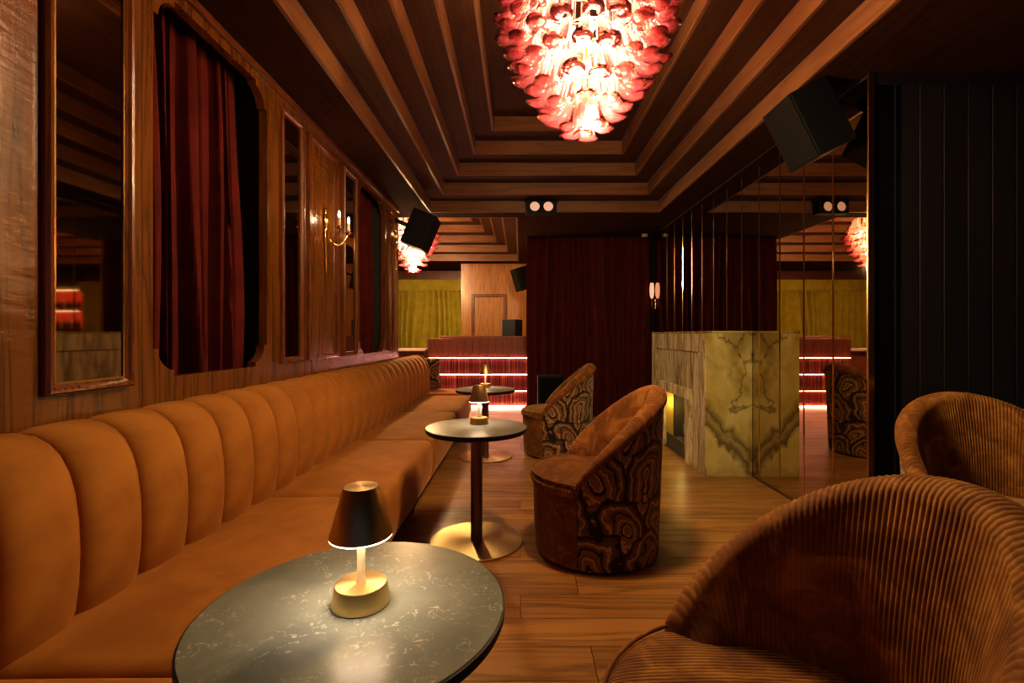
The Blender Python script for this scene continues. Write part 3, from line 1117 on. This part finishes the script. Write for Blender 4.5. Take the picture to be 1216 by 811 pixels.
# ------------------------------------------------------------------ tub chairs
def make_chair():
    root = empty('tub_chair')
    A = math.radians(113)
    def r_out(z):
        return 0.378 + 0.036 * max(0, min(1, z))
    def zr(th):
        c = math.cos(th / A * PI / 2)
        return 0.515 + 0.498 * (max(0, c) ** 0.86)
    def rho(th):
        return 0.033 + 0.022 * max(0.0, math.cos(th / A * PI / 2))
    # --- ribbed back: inner face, rolled rim and down to the seam
    NRIB = 92
    SUB = 6
    NC = NRIB * SUB
    vs, fs, uv = [], [], []
    def profile(th):
        z1, p = zr(th), rho(th)
        rc = r_out(z1) - p + 0.012
        zc = z1 - p
        pts = []
        zb = 0.43
        rin = 0.262
        for i in range(9):
            f = i / 8
            z = zb + (zc - zb) * f
            r = rin + (rc - p - rin) * (f ** 1.3) - 0.012 * math.sin(PI * f)
            pts.append((r, z))
        for i in range(1, 9):
            a = PI - PI * i / 8 * 1.06
            pts.append((rc + p * math.cos(a), zc + p * math.sin(a)))
        pts.append((r_out(zc - .035) + 0.001, zc - 0.035))
        return pts
    npf = 18
    for i in range(NC + 1):
        th = -A + 2 * A * i / NC
        pts = profile(th)
        rib = 0.0042 * (abs(math.sin(PI * i / SUB)) ** 0.7)
        for j, (r, z) in enumerate(pts):
            a, b = pts[max(0, j - 1)], pts[min(npf - 1, j + 1)]
            dx, dz = b[0] - a[0], b[1] - a[1]
            L = math.hypot(dx, dz) or 1
            nx_, nz_ = -dz / L, dx / L
            rr_, zz_ = r + nx_ * rib, z + nz_ * rib
            vs.append((rr_ * math.cos(th), rr_ * math.sin(th), zz_))
    for i in range(NC):
        for j in range(npf - 1):
            a = i * npf + j
            fs.append((a, a + npf, a + npf + 1, a + 1))
    fs.append(tuple(range(npf)))
    fs.append(tuple(NC * npf + j for j in range(npf)))
    me = mesh_from('backrest', vs, fs, True)
    recalc(me)
    link_mesh('backrest', me, M['corduroy'], root)
    # --- patterned outer shell
    vs, fs, uv = [], [], []
    n1, n2 = 48, 14
    for i in range(n1 + 1):
        th = -A + 2 * A * i / n1
        zt = zr(th) - rho(th) - 0.028
        for j in range(n2 + 1):
            z = 0.02 + (zt - 0.02) * j / n2
            r = r_out(z)
            vs.append((r * math.cos(th), r * math.sin(th), z))
            uv.append((th * 0.39 + 3.0, z))
    for i in range(n1):
        for j in range(n2):
            a = i * (n2 + 1) + j
            fs.append((a, a + n2 + 1, a + n2 + 2, a + 1))
    obj('outer_shell', vs, fs, M['agate'], root, True, uv)
    # --- front panel
    vs, fs, uv = [], [], []
    n1, n2 = 36, 8
    for i in range(n1 + 1):
        th = A + (2 * PI - 2 * A) * i / n1
        for j in range(n2 + 1):
            z = 0.02 + 0.43 * j / n2
            r = r_out(z) + 0.004 * math.sin(PI * j / n2)
            vs.append((r * math.cos(th), r * math.sin(th), z))
            uv.append((th * 0.39, z))
    for i in range(n1):
        for j in range(n2):
            a = i * (n2 + 1) + j
            fs.append((a, a + n2 + 1, a + n2 + 2, a + 1))
    obj('front_panel', vs, fs, M['corduroy_u'], root, True, uv)
    # --- seat
    vs, fs, uv = [(0, 0, 0.512)], [], [(0, 0)]
    rp = [(0.15, 0.511), (0.3, 0.510), (0.45, 0.508), (0.6, 0.506), (0.75, 0.503), (0.86, 0.499), (0.925, 0.492), (0.97, 0.480), (0.995, 0.462), (1.0, 0.445), (0.985, 0.428), (0.95, 0.418)]
    ns = 96
    for (f, z) in rp:
        for k in range(ns):
            th = 2 * PI * k / ns
            d = abs(((th + PI) % (2 * PI)) - PI)
            R = 0.412 if d > A + 0.02 else 0.345
            R = 0.345 + (0.412 - 0.345) * min(1, max(0, (d - A + 0.10) / 0.12))
            vs.append((R * f * math.cos(th), R * f * math.sin(th), z + 0.006 * math.cos(th) * -1))
            uv.append((vs[-1][1], vs[-1][0]))
    for k in range(ns):
        fs.append((0, 1 + k, 1 + (k + 1) % ns))
    for i in range(len(rp) - 1):
        for k in range(ns):
            a, b = 1 + i * ns, 1 + (i + 1) * ns
            k2 = (k + 1) % ns
            fs.append((a + k, b + k, b + k2, a + k2))
    fs.append(tuple(1 + (len(rp) - 1) * ns + k for k in range(ns)))
    seat = obj('seat', vs, fs, M['corduroy_u'], root, True, uv)
    path = []
    for i in range(41):
        th = A - 0.02 + (2 * PI - 2 * A + 0.04) * i / 40
        path.append((0.402 * math.cos(th), 0.402 * math.sin(th), 0.494))
    tube('seat_piping', path, 0.0055, M['corduroy'], seat, 8)
    # --- piping under the rim and at the two front seams
    path = []
    for i in range(61):
        th = -A + 2 * A * i / 60
        z = zr(th) - rho(th) - 0.032
        r = r_out(z) + 0.003
        path.append((r * math.cos(th), r * math.sin(th), z))
    tube('rim_piping', path, 0.0055, M['piping'], root, 8)
    for s in (-1, 1):
        path = [(r_out(z) * math.cos(s * A), r_out(z) * math.sin(s * A), z) for z in (0.02, 0.15, 0.3, 0.45)]
        tube('seam_piping', path, 0.004, M['piping'], root, 6)
    lathe('plinth_ring', [(0.0005, 0.0), (0.362, 0.0), (0.362, 0.022), (0.0005, 0.022)], M['black_edge'], root, None, 48, False)
    return root
ch0 = make_chair()
CH = [((0.575, 1.01), math.radians(0), 'rust corduroy tub chair in the right foreground, its ribbed back filling the corner'),
      ((0.475, 3.02), math.radians(-2), 'rust corduroy tub chair with agate patterned shell at the middle table'),
      ((0.42, 5.45), math.radians(-6), 'farthest rust tub chair with tan agate patterned shell, in front of the maroon curtain'),
      ((2.33, 2.30), math.radians(78), 'tub chair standing by the dark wall at the right edge')]
for i, ((px, py), rz, lb) in enumerate(CH):
    o = ch0 if i == 0 else copy_tree(ch0)
    o.location = (px, py, 0)
    o.rotation_euler = (0, 0, rz)
    tag(o, lb, 'chair', 'corduroy tub chairs')

# ------------------------------------------------------------------ fireplace
fx0, fx1, fy0, fy1, fz = 1.74, XR + 0.001, 4.51, 6.36, 1.37
fp = tag(empty('fireplace', ((fx0 + fx1) / 2, (fy0 + fy1) / 2, 0)), 'veined olive marble fireplace standing against the mirrored wall', 'fireplace')
FX, FY = fp.location.x, fp.location.y
def fbox(name, lo, hi, mat, bevel=0.003, parent=None):
    return box(name, (lo[0] - FX, lo[1] - FY, lo[2]), (hi[0] - FX, hi[1] - FY, hi[2]), mat, parent or fp, bevel, 1)
fbox('side_slab', (fx0, fy0, 0), (fx1, fy0 + .025, fz - .022), M['onyx'])
fbox('side_slab', (fx0, fy1 - .025, 0), (fx1, fy1, fz - .022), M['streaked'])
fbox('top_slab', (fx0 - .004, fy0 - .004, fz - .022), (fx1, fy1 + .004, fz), M['onyx'])
oy0, oy1, oz = 5.06, 5.80, 0.665
# front slab around the opening, with raised border
fo = [(fy0 + .025, 0), (oy0, 0), (oy0, oz), (oy1, oz), (oy1, 0), (fy1 - .025, 0), (fy1 - .025, fz - .022), (fy0 + .025, fz - .022)]
prism('front_slab', fo, [], lambda u, v: (fx0 + .022 - FX, u - FY, v), (.02, 0, 0), M['streaked'], fp)
fbox('frieze_band', (fx0, fy0 + .025, 1.165), (fx0 + .0225, fy1 - .025, fz - .022), M['streaked'])
fbox('pilaster', (fx0, fy0 + .025, 0), (fx0 + .0225, fy0 + .20, 1.165), M['streaked'])
fbox('pilaster', (fx0, fy1 - .20, 0), (fx0 + .0225, fy1 - .025, 1.165), M['streaked'])
sw = 0.15
fbox('surround_jamb', (fx0 - .012, oy0 - sw, 0), (fx0 + .024, oy0, oz), M['streaked_light'])
fbox('surround_jamb', (fx0 - .012, oy1, 0), (fx0 + .024, oy1 + sw - .02, oz), M['streaked_light'])
fbox('surround_lintel', (fx0 - .012, oy0 - sw, oz), (fx0 + .024, oy1 + sw - .02, oz + .11), M['streaked_light'])
# firebox
fbox('firebox_cheek', (fx0 + .024, oy1, 0.01), (fx0 + .11, oy1 + .02, oz), M['firelit_brass'])  # yellow front strip paints the firelit part of the cheek
fbox('firebox_side', (fx0 + .11, oy1 - .01, 0.01), (fx1 - .05, oy1 + .02, oz), M['firebox'])  # far cheek carried on in black for its unlit depth
fbox('firebox_side', (fx0 + .024, oy0 - .02, 0.01), (fx1 - .05, oy0, oz), M['firebox'])
fbox('firebox_back', (fx1 - .06, oy0, 0.01), (fx1 - .04, oy1, oz), M['firebox'])
fbox('firebox_roof', (fx0 + .04, oy0, oz), (fx1 - .04, oy1, oz + .02), M['firebox'])
fbox('hearth', (fx0 + .01, oy0, 0.0), (fx1 - .04, oy1, 0.02), M['firebox'])
fbox('hearth_fender', (fx0 + .03, oy0, 0.02), (fx0 + .05, oy1, 0.16), M['firebox'])
fbox('ember_bed', (fx0 + .10, oy0 + .10, 0.02), (fx1 - .10, oy1 - .10, 0.13), M['ash'], 0.02)
rl = random.Random(5)
for k in range(6):
    yl = oy0 + .18 + .08 * k
    path = [Vector((fx0 + .12 + .03 * (k % 2) - FX, yl - .10 - FY, .17 + .02 * (k % 3))),
            Vector((fx0 + .20 - FX, yl - FY + rl.uniform(-.02, .02), .21 + .025 * (k % 3))),
            Vector((fx0 + .29 - FX, yl + .11 - FY, .22 + .045 * (k % 2)))]
    tube('log', path, [0.024, 0.028, 0.021], M['log'], fp, 9)
lamp('fire_light', 'POINT', (fx0 + .16 - FX, oy1 - .2 - FY, 0.5), 1.3, (1.0, 0.62, 0.14), 0.05, parent=fp)

# ------------------------------------------------------------------ chandeliers
def petal_mesh():
    """Blown glass petal: a folded trough that hangs from its top and opens to a curled lip."""
    nt, ns = 14, 14
    L = 0.235
    vs, fs = [], []
    for i in range(nt + 1):
        t_ = i / nt
        flare = max(0.0, (t_ - 0.55) / 0.45)
        z = -L * t_ + 0.030 * flare ** 3
        ax = 0.014 * t_ + 0.066 * flare ** 2
        rad = 0.026 + 0.005 * t_ + 0.022 * flare ** 2
        for j in range(ns + 1):
            sj = -1 + 2 * j / ns
            a = sj * PI * (0.72 - 0.14 * flare)
            x_ = ax + rad * math.cos(a) * (0.85 + 0.15 * flare)
            y_ = rad * math.sin(a) * 1.05
            lift = 0.006 * flare ** 2 * math.cos(a * 0.9)
            vs.append((x_, y_, z + lift))
    for i in range(nt):
        for j in range(ns):
            a = i * (ns + 1) + j
            fs.append((a, a + 1, a + ns + 2, a + ns + 1))
    n = len(vs)
    base = mesh_from('petal_base', vs, fs, True)
    base.update()
    nr = [Vector(v.normal) for v in base.vertices]
    vs2 = [Vector(v) + nr[i] * 0.005 for i, v in enumerate(vs)]
    fs2 = [tuple(i + n for i in reversed(f)) for f in fs]
    rim = [i for i in range(ns + 1)] + [i * (ns + 1) + ns for i in range(1, nt + 1)] + [nt * (ns + 1) + j for j in range(ns - 1, -1, -1)] + [i * (ns + 1) for i in range(nt - 1, 0, -1)]
    fr = [(rim[k], rim[(k + 1) % len(rim)], rim[(k + 1) % len(rim)] + n, rim[k] + n) for k in range(len(rim))]
    me = mesh_from('glass_petal', list(vs) + vs2, fs + fs2 + fr, True)
    bpy.data.meshes.remove(base)
    recalc(me)
    me.materials.append(M['petal'])
    return me
PET = petal_mesh()
def chandelier(loc, label, watts, zoff=0.0):
    cx, cy_, zb = loc
    root = tag(empty('chandelier', (cx, cy_, zb)), label, 'chandelier', 'pink glass petal chandeliers')
    r = random.Random(int(cx * 100) + 50)
    # tiers: (height of petal top above the tip, ring radius, count, tilt)
    tiers = [(0.255, 0.040, 5, 6), (0.335, 0.115, 9, 12), (0.43, 0.185, 13, 13), (0.53, 0.25, 16, 13), (0.635, 0.305, 19, 12),
             (0.745, 0.345, 21, 10), (0.86, 0.365, 22, 7), (0.98, 0.33, 20, 3)]
    link_mesh('glass_petal', PET, None, root, (-0.03, 0, 0.215), (0, 0, 0.4 - 1.9))
    for ti, (z, rad, n, tilt) in enumerate(tiers):
        for k in range(n):
            a = 2 * PI * (k + (0.5 if ti % 2 else 0)) / n + r.uniform(-.05, .05)
            R_ = rad - 0.028
            zz = z + r.uniform(-.010, .010)
            o = link_mesh('glass_petal', PET, None, root)
            o.matrix_local = Matrix.Translation((R_ * math.cos(a), R_ * math.sin(a), zz)) @ Matrix.Rotation(a + r.uniform(-.12, .12), 4, 'Z') @ Matrix.Rotation(math.radians(-tilt + r.uniform(-4, 4)), 4, 'Y') @ Matrix.Scale(r.uniform(.94, 1.08), 4)
        if rad > 0.06:
            pts = [((rad - .03) * math.cos(2 * PI * q / 40), (rad - .03) * math.sin(2 * PI * q / 40), z) for q in range(40)]
            tube('ring', pts, 0.004, M['brass_plain'], root, 6, True)
    top = ZC + NR * RISE - zb + zoff
    tube('rod', [(0, 0, 0.22), (0, 0, top)], 0.010, M['brass_plain'], root, 10)
    lathe('ceiling_rose', [(0.0005, top - .05), (0.05, top - .05), (0.09, top - .01), (0.09, top), (0.0005, top)], M['brass_plain'], root, None, 32, False)
    sp = lathe_data([(0.0005, -0.032), (0.014, -0.028), (0.024, -0.012), (0.026, 0.004), (0.018, 0.022), (0.011, 0.036), (0.0005, 0.040)], 14, False)
    bm_ = mesh_from('bulb', sp[0], sp[1], True)
    bm_.materials.append(M['bulb'])
    pos = [(0.03, -0.05, 0.135)]
    for (z, R_, n) in ((0.36, 0.10, 4), (0.52, 0.17, 6), (0.72, 0.22, 7)):
        for k in range(n):
            a = 2 * PI * k / n + z * 5
            pos.append((R_ * math.cos(a), R_ * math.sin(a), z))
    for p in pos:
        link_mesh('bulb', bm_, None, root, p)
    for (z, e) in ((0.10, 0.42), (0.36, 0.22), (0.56, 0.2), (0.76, 0.16)):
        lamp('bulb_light', 'POINT', (0.02, -0.02, z), watts * e, (1.0, 0.63, 0.26), 0.10, parent=root)
    return root
chandelier((0.355, 2.60, 2.375), 'large pink glass petal chandelier hanging over the middle of the room', 260.0)
chandelier((-1.90, 8.50, 2.42), 'smaller looking pink glass chandelier in the next room, behind the wall speaker', 420.0)

# ------------------------------------------------------------------ wall sconces
def sconce(y, z, label):
    root = tag(empty('wall_sconce', (XL, y, z)), label, 'wall lamp', 'brass candle sconces on the panelled wall')
    # tapering backplate with urn finials
    w0 = [(0.004, -0.27), (0.016, -0.25), (0.010, -0.23), (0.016, -0.20), (0.013, -0.10), (0.026, 0.02), (0.034, 0.07), (0.02, 0.10), (0.03, 0.14), (0.036, 0.18), (0.018, 0.22), (0.024, 0.245), (0.004, 0.275)]
    bp = lathe('backplate', [(r_, z_) for r_, z_ in w0], M['brass_plain'], root, None, 16)
    bp.matrix_local = Matrix.Translation((0.014, 0, 0)) @ Matrix.Diagonal((0.42, 1, 1, 1))
    for s in (-1, 1):
        path = []
        for i in range(15):
            f = i / 14
            a = PI * 1.0 * f
            path.append((0.03 + 0.13 * f, s * (0.02 + 0.085 * f), 0.02 - 0.075 * math.sin(a) + 0.06 * f))
        arm = tube('arm', path, 0.0075, M['brass_plain'], root, 8)
        ex, ey, ez = path[-1]
        lathe('drip_pan', [(0.006, -.01), (0.014, -.004), (0.036, 0.004), (0.036, 0.007), (0.012, 0.006), (0.015, 0.02), (0.0005, 0.02)], M['brass_plain'], arm, (ex, ey, ez), 20, False)
        lathe('candle_sleeve', [(0.0005, 0.02), (0.0125, 0.02), (0.0125, 0.085), (0.0005, 0.085)], M['candle'], arm, (ex, ey, ez), 16, False)
        lathe('flame_bulb', [(0.0005, 0.085), (0.007, 0.09), (0.011, 0.105), (0.008, 0.122), (0.002, 0.138), (0.0005, 0.14)], M['bulb_small'], arm, (ex, ey, ez), 12, False)
        lamp('candle_light', 'POINT', (ex, ey, ez + 0.12), 1.2, (1.0, 0.55, 0.25), 0.015, parent=arm)
    return root
sconce(3.92, 2.10, 'brass two candle wall sconce on the wood panel between the two red curtains')
sconce(6.12, 2.42, 'small brass candle sconce at the end of the wood wall, beside the tilted speaker')

# glass sconce beside the curtain
gs = tag(empty('glass_sconce', (2.136, 7.80, 2.02)), 'slender glowing glass wall light at the right edge of the maroon curtain', 'wall lamp')
lathe('glass_shade', [(0.012, -0.10), (0.030, -0.05), (0.036, 0.03), (0.034, 0.10), (0.026, 0.15), (0.018, 0.16)], M['glow_glass'], gs, None, 20)
lathe('bracket', [(0.004, -0.24), (0.012, -0.20), (0.008, -0.16), (0.016, -0.12), (0.016, -0.095)], M['brass_plain'], gs, None, 14)
box('mount_plate', (0.034, -0.02, -0.26), (0.043, 0.02, -0.10), M['brass_plain'], gs)
tube('mount_arm', [(0.036, 0, -0.18), (0, 0.0, -0.18)], 0.006, M['brass_plain'], gs)

# ------------------------------------------------------------------ speakers
def speaker_body(root, w, d, h, drivers=True):
    """Local: front face at x = 0 facing -x, width along y, height along z, origin at the front face centre."""
    box('cabinet', (0.012, -w / 2, -h / 2), (d, w / 2, h / 2), M['black'], root, 0.008, 2)
    box('grille', (0.0, -w / 2 + .004, -h / 2 + .004), (0.012, w / 2 - .004, h / 2 - .004), M['grille'], root, 0.003, 1)
def tilt_speaker(loc, rz, pitch, size, label, group=None, bracket=None):
    root = empty('wall_speaker', loc)
    root.rotation_euler = (Matrix.Rotation(rz, 4, 'Z') @ Matrix.Rotation(pitch, 4, 'Y')).to_euler()
    speaker_body(root, *size)
    tag(root, label, 'speaker', group)
    return root
# right: front face from (1.68, 2.83) down to (1.88, 2.43), spanning y 3.02..3.35
ang = math.atan2(0.2, 0.4)
rs = tilt_speaker((1.785, 3.19, 2.655), 0.0, -ang, (0.33, 0.27, 0.44), 'large black speaker tilted down under the ceiling beside the mirror strips', 'black loudspeakers')
box('bracket', (0.24, -0.02, 0.02), (0.40, 0.02, 0.06), M['black'], rs)
ls = tilt_speaker((-1.115, 6.08, 2.585), PI, -math.atan2(0.175, 0.415), (0.33, 0.31, 0.45), 'black speaker hung at a tilt at the far end of the panelled wall', 'black loudspeakers')
box('bracket', (0.28, -0.02, -0.02), (0.52, 0.02, 0.03), M['black'], ls)
fs_ = tilt_speaker((-0.10, 9.6, 2.42), 0.35, -0.3, (0.30, 0.26, 0.46), 'black speaker high on the wall of the next room, beside the maroon curtain', 'black loudspeakers')
box('bracket', (0.24, -0.02, 0.0), (0.95, 0.02, 0.04), M['black'], fs_)

# ------------------------------------------------------------------ twin spotlight
tw = tag(empty('twin_spotlight', (0.275, 6.28, 3.005)), 'black twin lamp spotlight fixed to the far edge of the stepped ceiling', 'spotlight')
box('housing', (-0.20, -0.02, -0.085), (0.20, 0.118, 0.085), M['black'], tw, 0.012, 2)
box('mount_bar', (-0.22, 0.07, 0.085), (0.22, 0.118, 0.10), M['black'], tw, 0.003, 1)
for s in (-1, 1):
    rg = lathe('lamp_rim', [(0.066, 0.0), (0.074, 0.0), (0.074, 0.03), (0.062, 0.03)], M['black'], tw, None, 28, False)
    rg.matrix_local = Matrix.Translation((s * 0.088, -0.02, 0)) @ Matrix.Rotation(PI / 2, 4, 'X')
    ln = lathe('lens', [(0.0005, 0.016), (0.04, 0.013), (0.064, 0.004), (0.064, 0.0), (0.0005, 0.0)], M['spot_lens'], rg, None, 28, False)

# security camera
sc_ = tag(empty('security_camera', (2.02, 7.80, 2.97)), 'small white dome camera under the ceiling above the right curtain edge', 'camera')
lathe('mount', [(0.0005, -0.02), (0.05, -0.02), (0.055, 0.0), (0.0005, 0.0)], M['white_plastic'], sc_, None, 24, False)
lathe('dome', [(0.0005, -0.075), (0.02, -0.073), (0.036, -0.058), (0.043, -0.035), (0.043, -0.02), (0.0005, -0.02)], M['black'], sc_, None, 24, False)
lathe('shell', [(0.046, -0.05), (0.049, -0.045), (0.049, -0.02), (0.046, -0.02)], M['white_plastic'], sc_, None, 24, False)

# ------------------------------------------------------------------ booth with fringed, lit tiers
bx0, bx1, byf = -1.70, 0.78, 8.80
bo = tag(empty('bar_counter', (-0.5, byf, 0)), 'dark wood bar counter with three tiers of red fringe lit by pink strips', 'bar')
OX = -0.5
def bbox(name, lo, hi, mat, bevel=0.0, parent=None):
    return box(name, (lo[0] - OX, lo[1] - byf, lo[2]), (hi[0] - OX, hi[1] - byf, hi[2]), mat, parent or bo, bevel, 1)
bbox('body', (bx0 + .06, byf + .06, 0), (bx1, byf + .55, 1.27), M['booth_wood'])
bbox('counter_top', (bx0 + .20, byf + .12, 1.27), (bx1, byf + .60, 1.315), M['booth_wood'], 0.006)
npl = 18
for k in range(npl):
    a = bx0 + (bx1 - bx0) * k / npl
    b = bx0 + (bx1 - bx0) * (k + 1) / npl
    bbox('front_panel', (a + .001, byf, 0.93), (b - .001, byf + .06, 1.27), M['booth_wood'], 0.004)
tiers = [(0.915, 0.635, 0.0), (0.610, 0.335, 0.025), (0.305, 0.055, 0.05)]
def fringe(x0, x1, yb, zt, zb_, seed):
    r = random.Random(seed)
    n = int((x1 - x0) / 0.009)
    vs, fs = [], []
    for i in range(n):
        a = x0 + (x1 - x0) * i / n
        w = (x1 - x0) / n * r.uniform(.85, 1.1)
        dy = r.uniform(-.008, .008)
        drop = r.uniform(-.012, .006)
        sx = r.uniform(-.004, .004)
        k = len(vs)
        for (z, q) in ((zt, 0), (zt - .04, 1), ((zt + zb_) / 2, 1), (zb_ + drop, 1)):
            vs.append((a + sx * q, yb + dy * q, z))
            vs.append((a + w + sx * q, yb + dy * q + .004, z))
        for j in range(3):
            fs.append((k + 2 * j, k + 2 * j + 1, k + 2 * j + 3, k + 2 * j + 2))
    return vs, fs
for i, (zt, zb_, ins) in enumerate(tiers):
    xa = bx0 + .03 + ins * 1.6
    vs, fs = fringe(xa - OX, bx1 - OX, 0.012 + ins * .4, zt, zb_, i)
    f_ = obj('fringe', vs, fs, M['fringe'], bo, False, None, None, None, False)
    f_['kind'] = 'stuff'
    bbox('tier_ledge', (xa, byf - .016 + ins * .4, zt + .001), (bx1, byf + .075, zt + .012), M['booth_wood'])
    bbox('light_strip', (xa, byf - .030 + ins * .4, zt - .004), (bx1, byf - .018 + ins * .4, zt + .005), M['strip'])
bbox('light_strip', (bx0 + .14, byf + .004, 0.012), (bx1, byf + .016, 0.026), M['strip_floor'])
# monitor speaker on the counter
mon = tag(empty('monitor_speaker', (-0.16, 9.12, 1.315)), 'small black monitor speaker standing on the fringed bar counter', 'speaker', 'black loudspeakers')
mon.rotation_euler = (0, 0, -0.55)
box('cabinet', (-0.15, -0.12, 0.0), (0.15, 0.14, 0.31), M['black'], mon, 0.008, 2)
box('baffle', (-0.165, -0.10, 0.012), (-0.15, 0.12, 0.298), M['silver'], mon, 0.004, 1)
for (z, r_) in ((0.10, 0.07), (0.23, 0.03)):
    cn = lathe('driver', [(0.0005, 0.0), (r_ * .4, 0.004), (r_ * .9, 0.012), (r_, 0.014), (r_, 0.0)], M['black'], mon, None, 24, False)
    cn.matrix_local = Matrix.Translation((-0.165, 0.01, z)) @ Matrix.Rotation(-PI / 2, 4, 'Y')

# subwoofer on the floor before the curtain
sb = tag(empty('floor_speaker', (0.47, 7.55, 0)), 'black speaker cabinet on the floor at the foot of the maroon curtain', 'speaker', 'black loudspeakers')
box('cabinet', (-0.2, -0.17, 0.0), (0.2, 0.2, 0.70), M['black'], sb, 0.01, 2)
box('grille', (-0.175, -0.185, 0.03), (0.175, -0.17, 0.67), M['grille'], sb, 0.004, 1)

# ------------------------------------------------------------------ bench, cushion beyond the banquette
be = tag(empty('corner_bench', (-1.6, 7.9, 0)), 'low upholstered bench lit pink beyond the end of the banquette', 'bench')
me = rbox_mesh('seat', (-0.75, -0.66, 0.08), (0.80, -0.05, 0.455), 0.04, 3, 5, (0, 0, 0.01))
link_mesh('seat', me, M['velvet_far'], be)
box('plinth', (-0.70, -0.62, 0.0), (0.74, -0.10, 0.085), M['plinth'], be)
pc = empty('patterned_cushion', (-1.48, 7.62, 0.470))
tag(pc, 'agate patterned cushion leaning behind the end of the banquette', 'cushion')
me = rbox_mesh('cushion_body', (-0.20, -0.07, 0.0), (0.20, 0.07, 0.50), 0.05, 3, 6, (0, 0.035, 0))
uvl = me.uv_layers.new(name='UVMap')
for lp in me.loops:
    co = me.vertices[lp.vertex_index].co
    uvl.data[lp.index].uv = (co.x + .4, co.z)
link_mesh('cushion_body', me, M['agate'], pc)
pc.rotation_euler = (0, 0, 0.1)
# pale ledge behind
lg = tag(empty('side_table', (-2.55, 9.5, 0)), 'pale pink lit counter ledge in the next room, left of the fringed bar', 'counter')
box('ledge_top', (-1.0, -0.25, 1.02), (0.72, 0.25, 1.07), M['ledge'], lg, 0.006, 1)
box('ledge_body', (-0.95, -0.2, 0.0), (0.68, 0.2, 1.02), M['booth_wood'], lg, 0.004, 1)

# ------------------------------------------------------------------ back bar that shows in the near mirror
bb = tag(empty('back_bar_shelf', (-6.7, 13.85, 0)), 'red lit back bar shelving seen only in the near wall mirror', 'shelf')
box('back_panel', (-0.55, 0.12, 1.5), (0.55, 0.16, 2.7), M['bar_red'], bb)
for (a, b) in ((-0.68, -0.55), (0.55, 0.68)):
    box('lit_frame', (a, 0.10, 1.4), (b, 0.16, 2.8), M['bar_green'], bb)
box('lit_frame', (-0.55, 0.10, 2.7), (0.55, 0.16, 2.8), M['bar_green'], bb)
for z in (1.48, 2.06):
    box('shelf_board', (-0.56, -0.12, z), (0.56, 0.12, z + .03), M['booth_wood'], bb)
for z in (2.66, 2.04):
    box('bottle_fill_strip', (-0.54, -0.13, z), (0.54, -0.115, z + .012), M['bottle_fill_glow'], bb)  # added strips that brighten the otherwise unlit bottles
box('bar_base', (-0.7, -0.2, 0), (0.7, 0.16, 1.4), M['booth_wood'], bb)
btv = lathe_data([(0.0005, 0.0), (0.038, 0.0), (0.04, 0.01), (0.04, 0.17), (0.032, 0.21), (0.014, 0.24), (0.013, 0.30), (0.0005, 0.302)], 14, False)
bms = []
for k in ('bottle_a', 'bottle_b', 'bottle_c'):
    m_ = mesh_from('bottle', btv[0], btv[1], True)
    m_.materials.append(M[k])
    bms.append(m_)
for si, z in enumerate((1.51, 2.09)):
    for k in range(9):
        mi = (k * 2 + si) % 3
        o = link_mesh('bottle', bms[mi], None, None, (-7.15 + .113 * k, 13.85, z + .001))
        tag(o, ['pale', 'amber', 'green'][mi] + ' bottle, %s from left on %s shelf of red lit back bar' % (('first', 'second', 'third', 'fourth', 'fifth', 'sixth', 'seventh', 'eighth', 'ninth')[k], ('lower', 'upper')[si]), 'bottle', 'bottles on the %s bar shelf' % ('lower', 'upper')[si])
